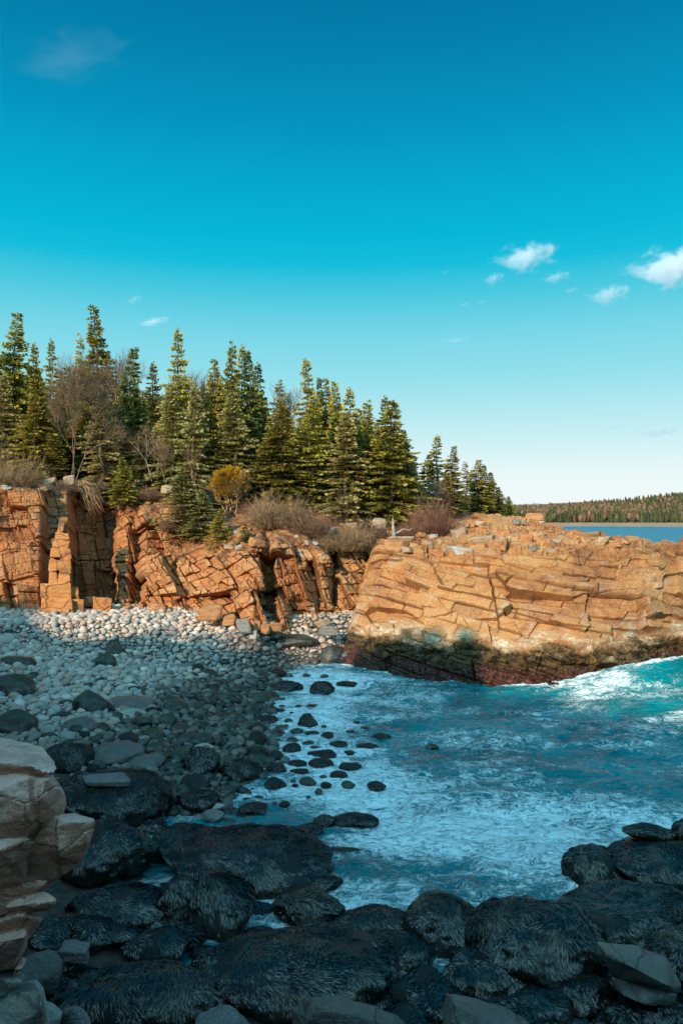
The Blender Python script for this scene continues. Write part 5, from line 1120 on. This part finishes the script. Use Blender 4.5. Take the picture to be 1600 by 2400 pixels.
# ---------------------------------------------------------------- loose blocks on the headland and the brink
from mathutils.bvhtree import BVHTree
def bvh_of(P):
    R, Cc = P.shape[:2]; return BVHTree.FromPolygons([tuple(p) for p in P.reshape(-1, 3)], [tuple(int(q) for q in f) for f in grid_faces(R, Cc)])
BH = bvh_of(HP[::3, ::3]); BC = bvh_of(CP[::3, ::3])
def ray(u_, v_, tree):
    d = Vector(((u_ - CU) / F, 1, -(v_ - CV) / F)).normalized(); h = tree.ray_cast(Vector((0, 0, CH)), d); return h[0]
rp_ = []
for k in range(8):
    o = rock_mesh('loose_block', 800 + k, (.62, .55, .42), 4, -4, 34, .03, 'grey' if k == 2 else 'pale' if k == 5 else 'tan' if k in (1, 4) else 'block', True, 1.6, .02); rp_.append(o)
r = np.random.default_rng(21); done = 0; tries = 0
names = ["orange", "tan", "grey", "orange", "tan", "whitish", "rusty", "orange"]
while done < 150 and tries < 4000:
    tries += 1; q = r.random()
    if q < .45: u_ = r.triangular(900, 1200, 1600); e_ = np.interp(u_, HR[:, 0], HR[:, 1]); f_ = np.interp(u_, HE[:, 0], HE[:, 1]); v_ = r.uniform(e_ + 2, f_ - 2 if u_ < 1350 else e_ + 14); tr = BH; place = "on top of the headland"
    elif q < .80: u_ = r.uniform(380, 960); c_ = np.interp(u_, CT[:, 0], CT[:, 3]); v_ = c_ - r.uniform(2, 55); tr = BC; place = "on the broken slope below the wood"
    elif q < .93: u_ = r.uniform(0, 380); v_ = np.interp(u_, CT[:, 0], CT[:, 3]) - r.uniform(-4, 18); tr = BC; place = "along the brink of the left cliff"
    else: u_ = r.uniform(560, 800); v_ = r.uniform(1425, 1500); tr = None; place = "in the sunlit rubble at the cliff foot"
    if tr: h = ray(u_, v_, tr)
    else:
        z = on_ground(u_, v_); Y_ = (CH - z) * F / (v_ - CV); h = Vector((float(wx(u_, Y_)), Y_, z + .05))
    if h is None or h.y > 85: continue
    k = int(r.integers(0, 8)) if q < .45 else int(r.choice([0, 1, 3, 4, 7, 5]))
    if k == 2 and r.random() < .7: k = 6
    s = r.uniform(.45, 1.0) + (1.1 * r.random() if r.random() < .22 else 0)
    s *= .62 if q >= .45 else .85
    o = rp_[k] if done < 8 and done == k else copy_tree(rp_[k])
    o.location = (h.x, h.y, h.z - .02 * s); o.scale = (s * r.uniform(.9, 1.7), s * r.uniform(.8, 1.3), s * r.uniform(.6, 1.1)); o.rotation_euler = (r.uniform(-.25, .25), r.uniform(-.3, .3), r.uniform(0, 6.28))
    tag(o, f"{names[k]} angular block lying {place}", 'rock', f"{names[k]} blocks {place}"); done += 1
for k in range(8):
    if not rp_[k].get('label'): bpy.data.objects.remove(rp_[k])
for (uc, vc, w, h, mt, Y_, lb) in [(888, 1228, 34, 24, 'tan', 60.5, "big tan boulder on the slope left of the dead stump"), (940, 1266, 62, 16, 'tan', 58.5, "long tan slab under the dead stump"), (118, 1130, 26, 18, 'tan', 60, "tan oval boulder on the left brink under the spruces"), (165, 1125, 22, 20, 'tan', 61, "squarish boulder on the brink beside the bare tree's foot"),
                               (395, 1148, 34, 18, 'tan', 62, "tan boulder on the brink in the gap left of the mossy spruces"), (330, 1130, 24, 10, 'tan', 64, "small tan rock in the shade of the wood"), (1170, 1226, 46, 26, 'tan', 71, "big tan block near the top of the headland"), (1215, 1240, 84, 18, 'tan', 68, "long tan sheet of rock on the headland"), (1235, 1262, 40, 24, 'block', 60, "rusty rounded block, middle of the headland top"), (1275, 1266, 32, 20, 'block', 60, "rusty rounded block right of the middle one"),
                               (1300, 1293, 90, 18, 'tan', 55, "long pale tan ledge block on the headland's upper edge"), (1385, 1296, 44, 22, 'block', 55, "squarish tan block right of the long pale ledge"), (1480, 1263, 22, 14, 'block', 60, "small pointed block on the headland skyline near the right edge"), (1250, 1212, 40, 16, 'block', 73, "brown block on the headland skyline above the water")]:
    a = w / F * Y_ / 2; c_ = h / F * Y_ / 2
    o = rock_mesh('boulder', 900 + uc, (a * 1.2, a * .9, c_ * 1.35), 4, -5, 24, .05, mt, True, 1.6, .02); o.location = tuple(W3(uc, vc, Y_))
    tag(o, lb, 'rock')
# ---------------------------------------------------------------- far shore
fx = np.linspace(60, 900, 120); fy = np.array([455, 470, 500, 590, 620, 680, 760, 900, 1400]); FX, FY = np.meshgrid(fx, fy)
hz = np.interp(FX, [60, 150, 220, 290, 400, 900], [6, 7, 8.5, 14, 25, 28])
FZ = np.interp(FY, [455, 500, 520, 590, 680, 760, 1400], [-1, -.2, .5, 1.8, 0, 0, 0]); FZ = np.where(FY > 590, 1.8 + hz * np.clip((FY - 590) / 170, 0, 1) ** .8, FZ)
sl_ = FY < 640
tag(mesh_np('far_shore', np.stack([FX, FY, FZ], -1).reshape(-1, 3), grid_faces(*FX.shape), M['sand'], True), kind='structure')
r = np.random.default_rng(8); n = 5200; V, Fc, Cl = [], [], []; off = 0
tx = r.uniform(105, 420, n); ty = 582 + 200 * r.random(n) ** 1.2
tz = 1.8 + np.interp(tx, [60, 150, 220, 290, 400, 900], [6, 7, 8.5, 14, 25, 28]) * np.clip((ty - 590) / 170, 0, 1) ** .8
for i in range(n):
    front = ty[i] < 600; con = r.random() < (.8 if front else .22 + .5 * sst((tx[i] - 230) / 60))
    H = (r.uniform(6, 10.5) if con else r.uniform(6, 9.0)); m = 7; R = H * (.17 if con else .22)
    lev = [0.0, .25, .3, .55, .6, .85, 1.0] if con else [0.0, .25, .5, .75, .92, 1.0]
    rad = [.5, 1, .65, .7, .42, .35, .02] if con else [.08, .6, 1, .85, .5, .05]
    a = np.arange(m) / m * 6.283 + r.random() * 6; K = len(lev); P = []
    for l_, q in zip(lev, rad):
        rr = R * q * r.uniform(.65, 1.3, m); P.append(np.stack([np.cos(a) * rr, np.sin(a) * rr, np.full(m, H * l_)], 1) + np.stack([0 * rr, 0 * rr, r.normal(size=m) * .25], 1))
    P = np.concatenate(P) + np.array([tx[i], ty[i], tz[i] - .2]); V.append(P)
    f = np.array([[k * m + j, k * m + (j + 1) % m, (k + 1) * m + (j + 1) % m, (k + 1) * m + j] for k in range(K - 1) for j in range(m)]); Fc.append(f + off); off += len(P)
    base = np.array((.065, .075, .03)) if con else (np.array((.24, .12, .075)) if r.random() < .65 else np.array((.14, .10, .05)))
    Cl.append(np.repeat((base * r.uniform(.6, 1.35))[None], len(P), 0))
tag(mesh_np('far_forest', np.concatenate(V), np.concatenate(Fc), M['far'], False, dict(col=np.concatenate(Cl))), "wood of dark spruces and reddish bare trees along the far shore", 'forest', kind='stuff')
# pale surf line at the far beach
bx = np.linspace(100, 430, 200); BX, BY = np.meshgrid(bx, np.linspace(552, 560, 5)); BZ = .25 + .35 * np.exp(-((BY - 556 - 1.5 * np.sin(BX * .08)) / 1.5) ** 2) * (noise3(BX * .06, BY * 0, 0, 3) > -.1)
# ---------------------------------------------------------------- clouds
CL = [(1232, 602, 168, 66, .030, "ragged puffy white cloud, upper one of the middle group"), (1155, 653, 62, 32, .022, "small white cloud left below the ragged one"), (1301, 650, 82, 28, .020, "flat white cloud right below the ragged one"), (1338, 680, 44, 16, .016, "tiny cloud trailing from the flat white one"),
      (1425, 690, 120, 50, .022, "white cloud tapering down left of the big one"), (1585, 622, 250, 92, .050, "big bright cloud with a grey base cut by the right edge"), (1088, 713, 38, 12, .016, "left one of two tiny clouds"), (1127, 709, 34, 13, .016, "right one of two tiny clouds"),
      (1068, 797, 72, 16, .014, "thin small cloud low in the middle of the sky"), (1536, 1012, 118, 26, .040, "flat grey-based cloud low over the far shore"), (1440, 1003, 150, 12, .010, "faint thin streak left of the low flat cloud"), (358, 754, 96, 20, .022, "flat white cloud above the slender spruce"), (314, 702, 50, 22, .012, "tiny faint cloud above the flat one on the left"), (160, 132, 330, 100, .0005, "faint wispy veil high in the upper left corner"), (1042, 639, 22, 14, .012, "faintest speck of cloud left of the middle group")]
V0, F0 = ico(4)
for k, (uc, vc, w, h, dn, lb) in enumerate(CL):
    Y_ = 2400.0; a = w / F * Y_ / 2; c_ = h / F * Y_ / 2
    rr = 1 + .0 * V0[:, 0]
    o = mesh_np('cloud', V0 * (1.0 + .22 * fbm(V0[:, 0] * 2 + k, V0[:, 1] * 2, V0[:, 2] * 2, 50 + k, 3))[:, None], F0, M['cloud'], True)
    o.location = tuple(W3(uc, vc, Y_)); o.scale = (a * 1.25, a * .7, c_ * 1.35); o.rotation_euler = (0, math.radians(-8) if vc < 760 else 0, 0); o['density'] = dn * .85
    tag(o, lb, 'cloud')
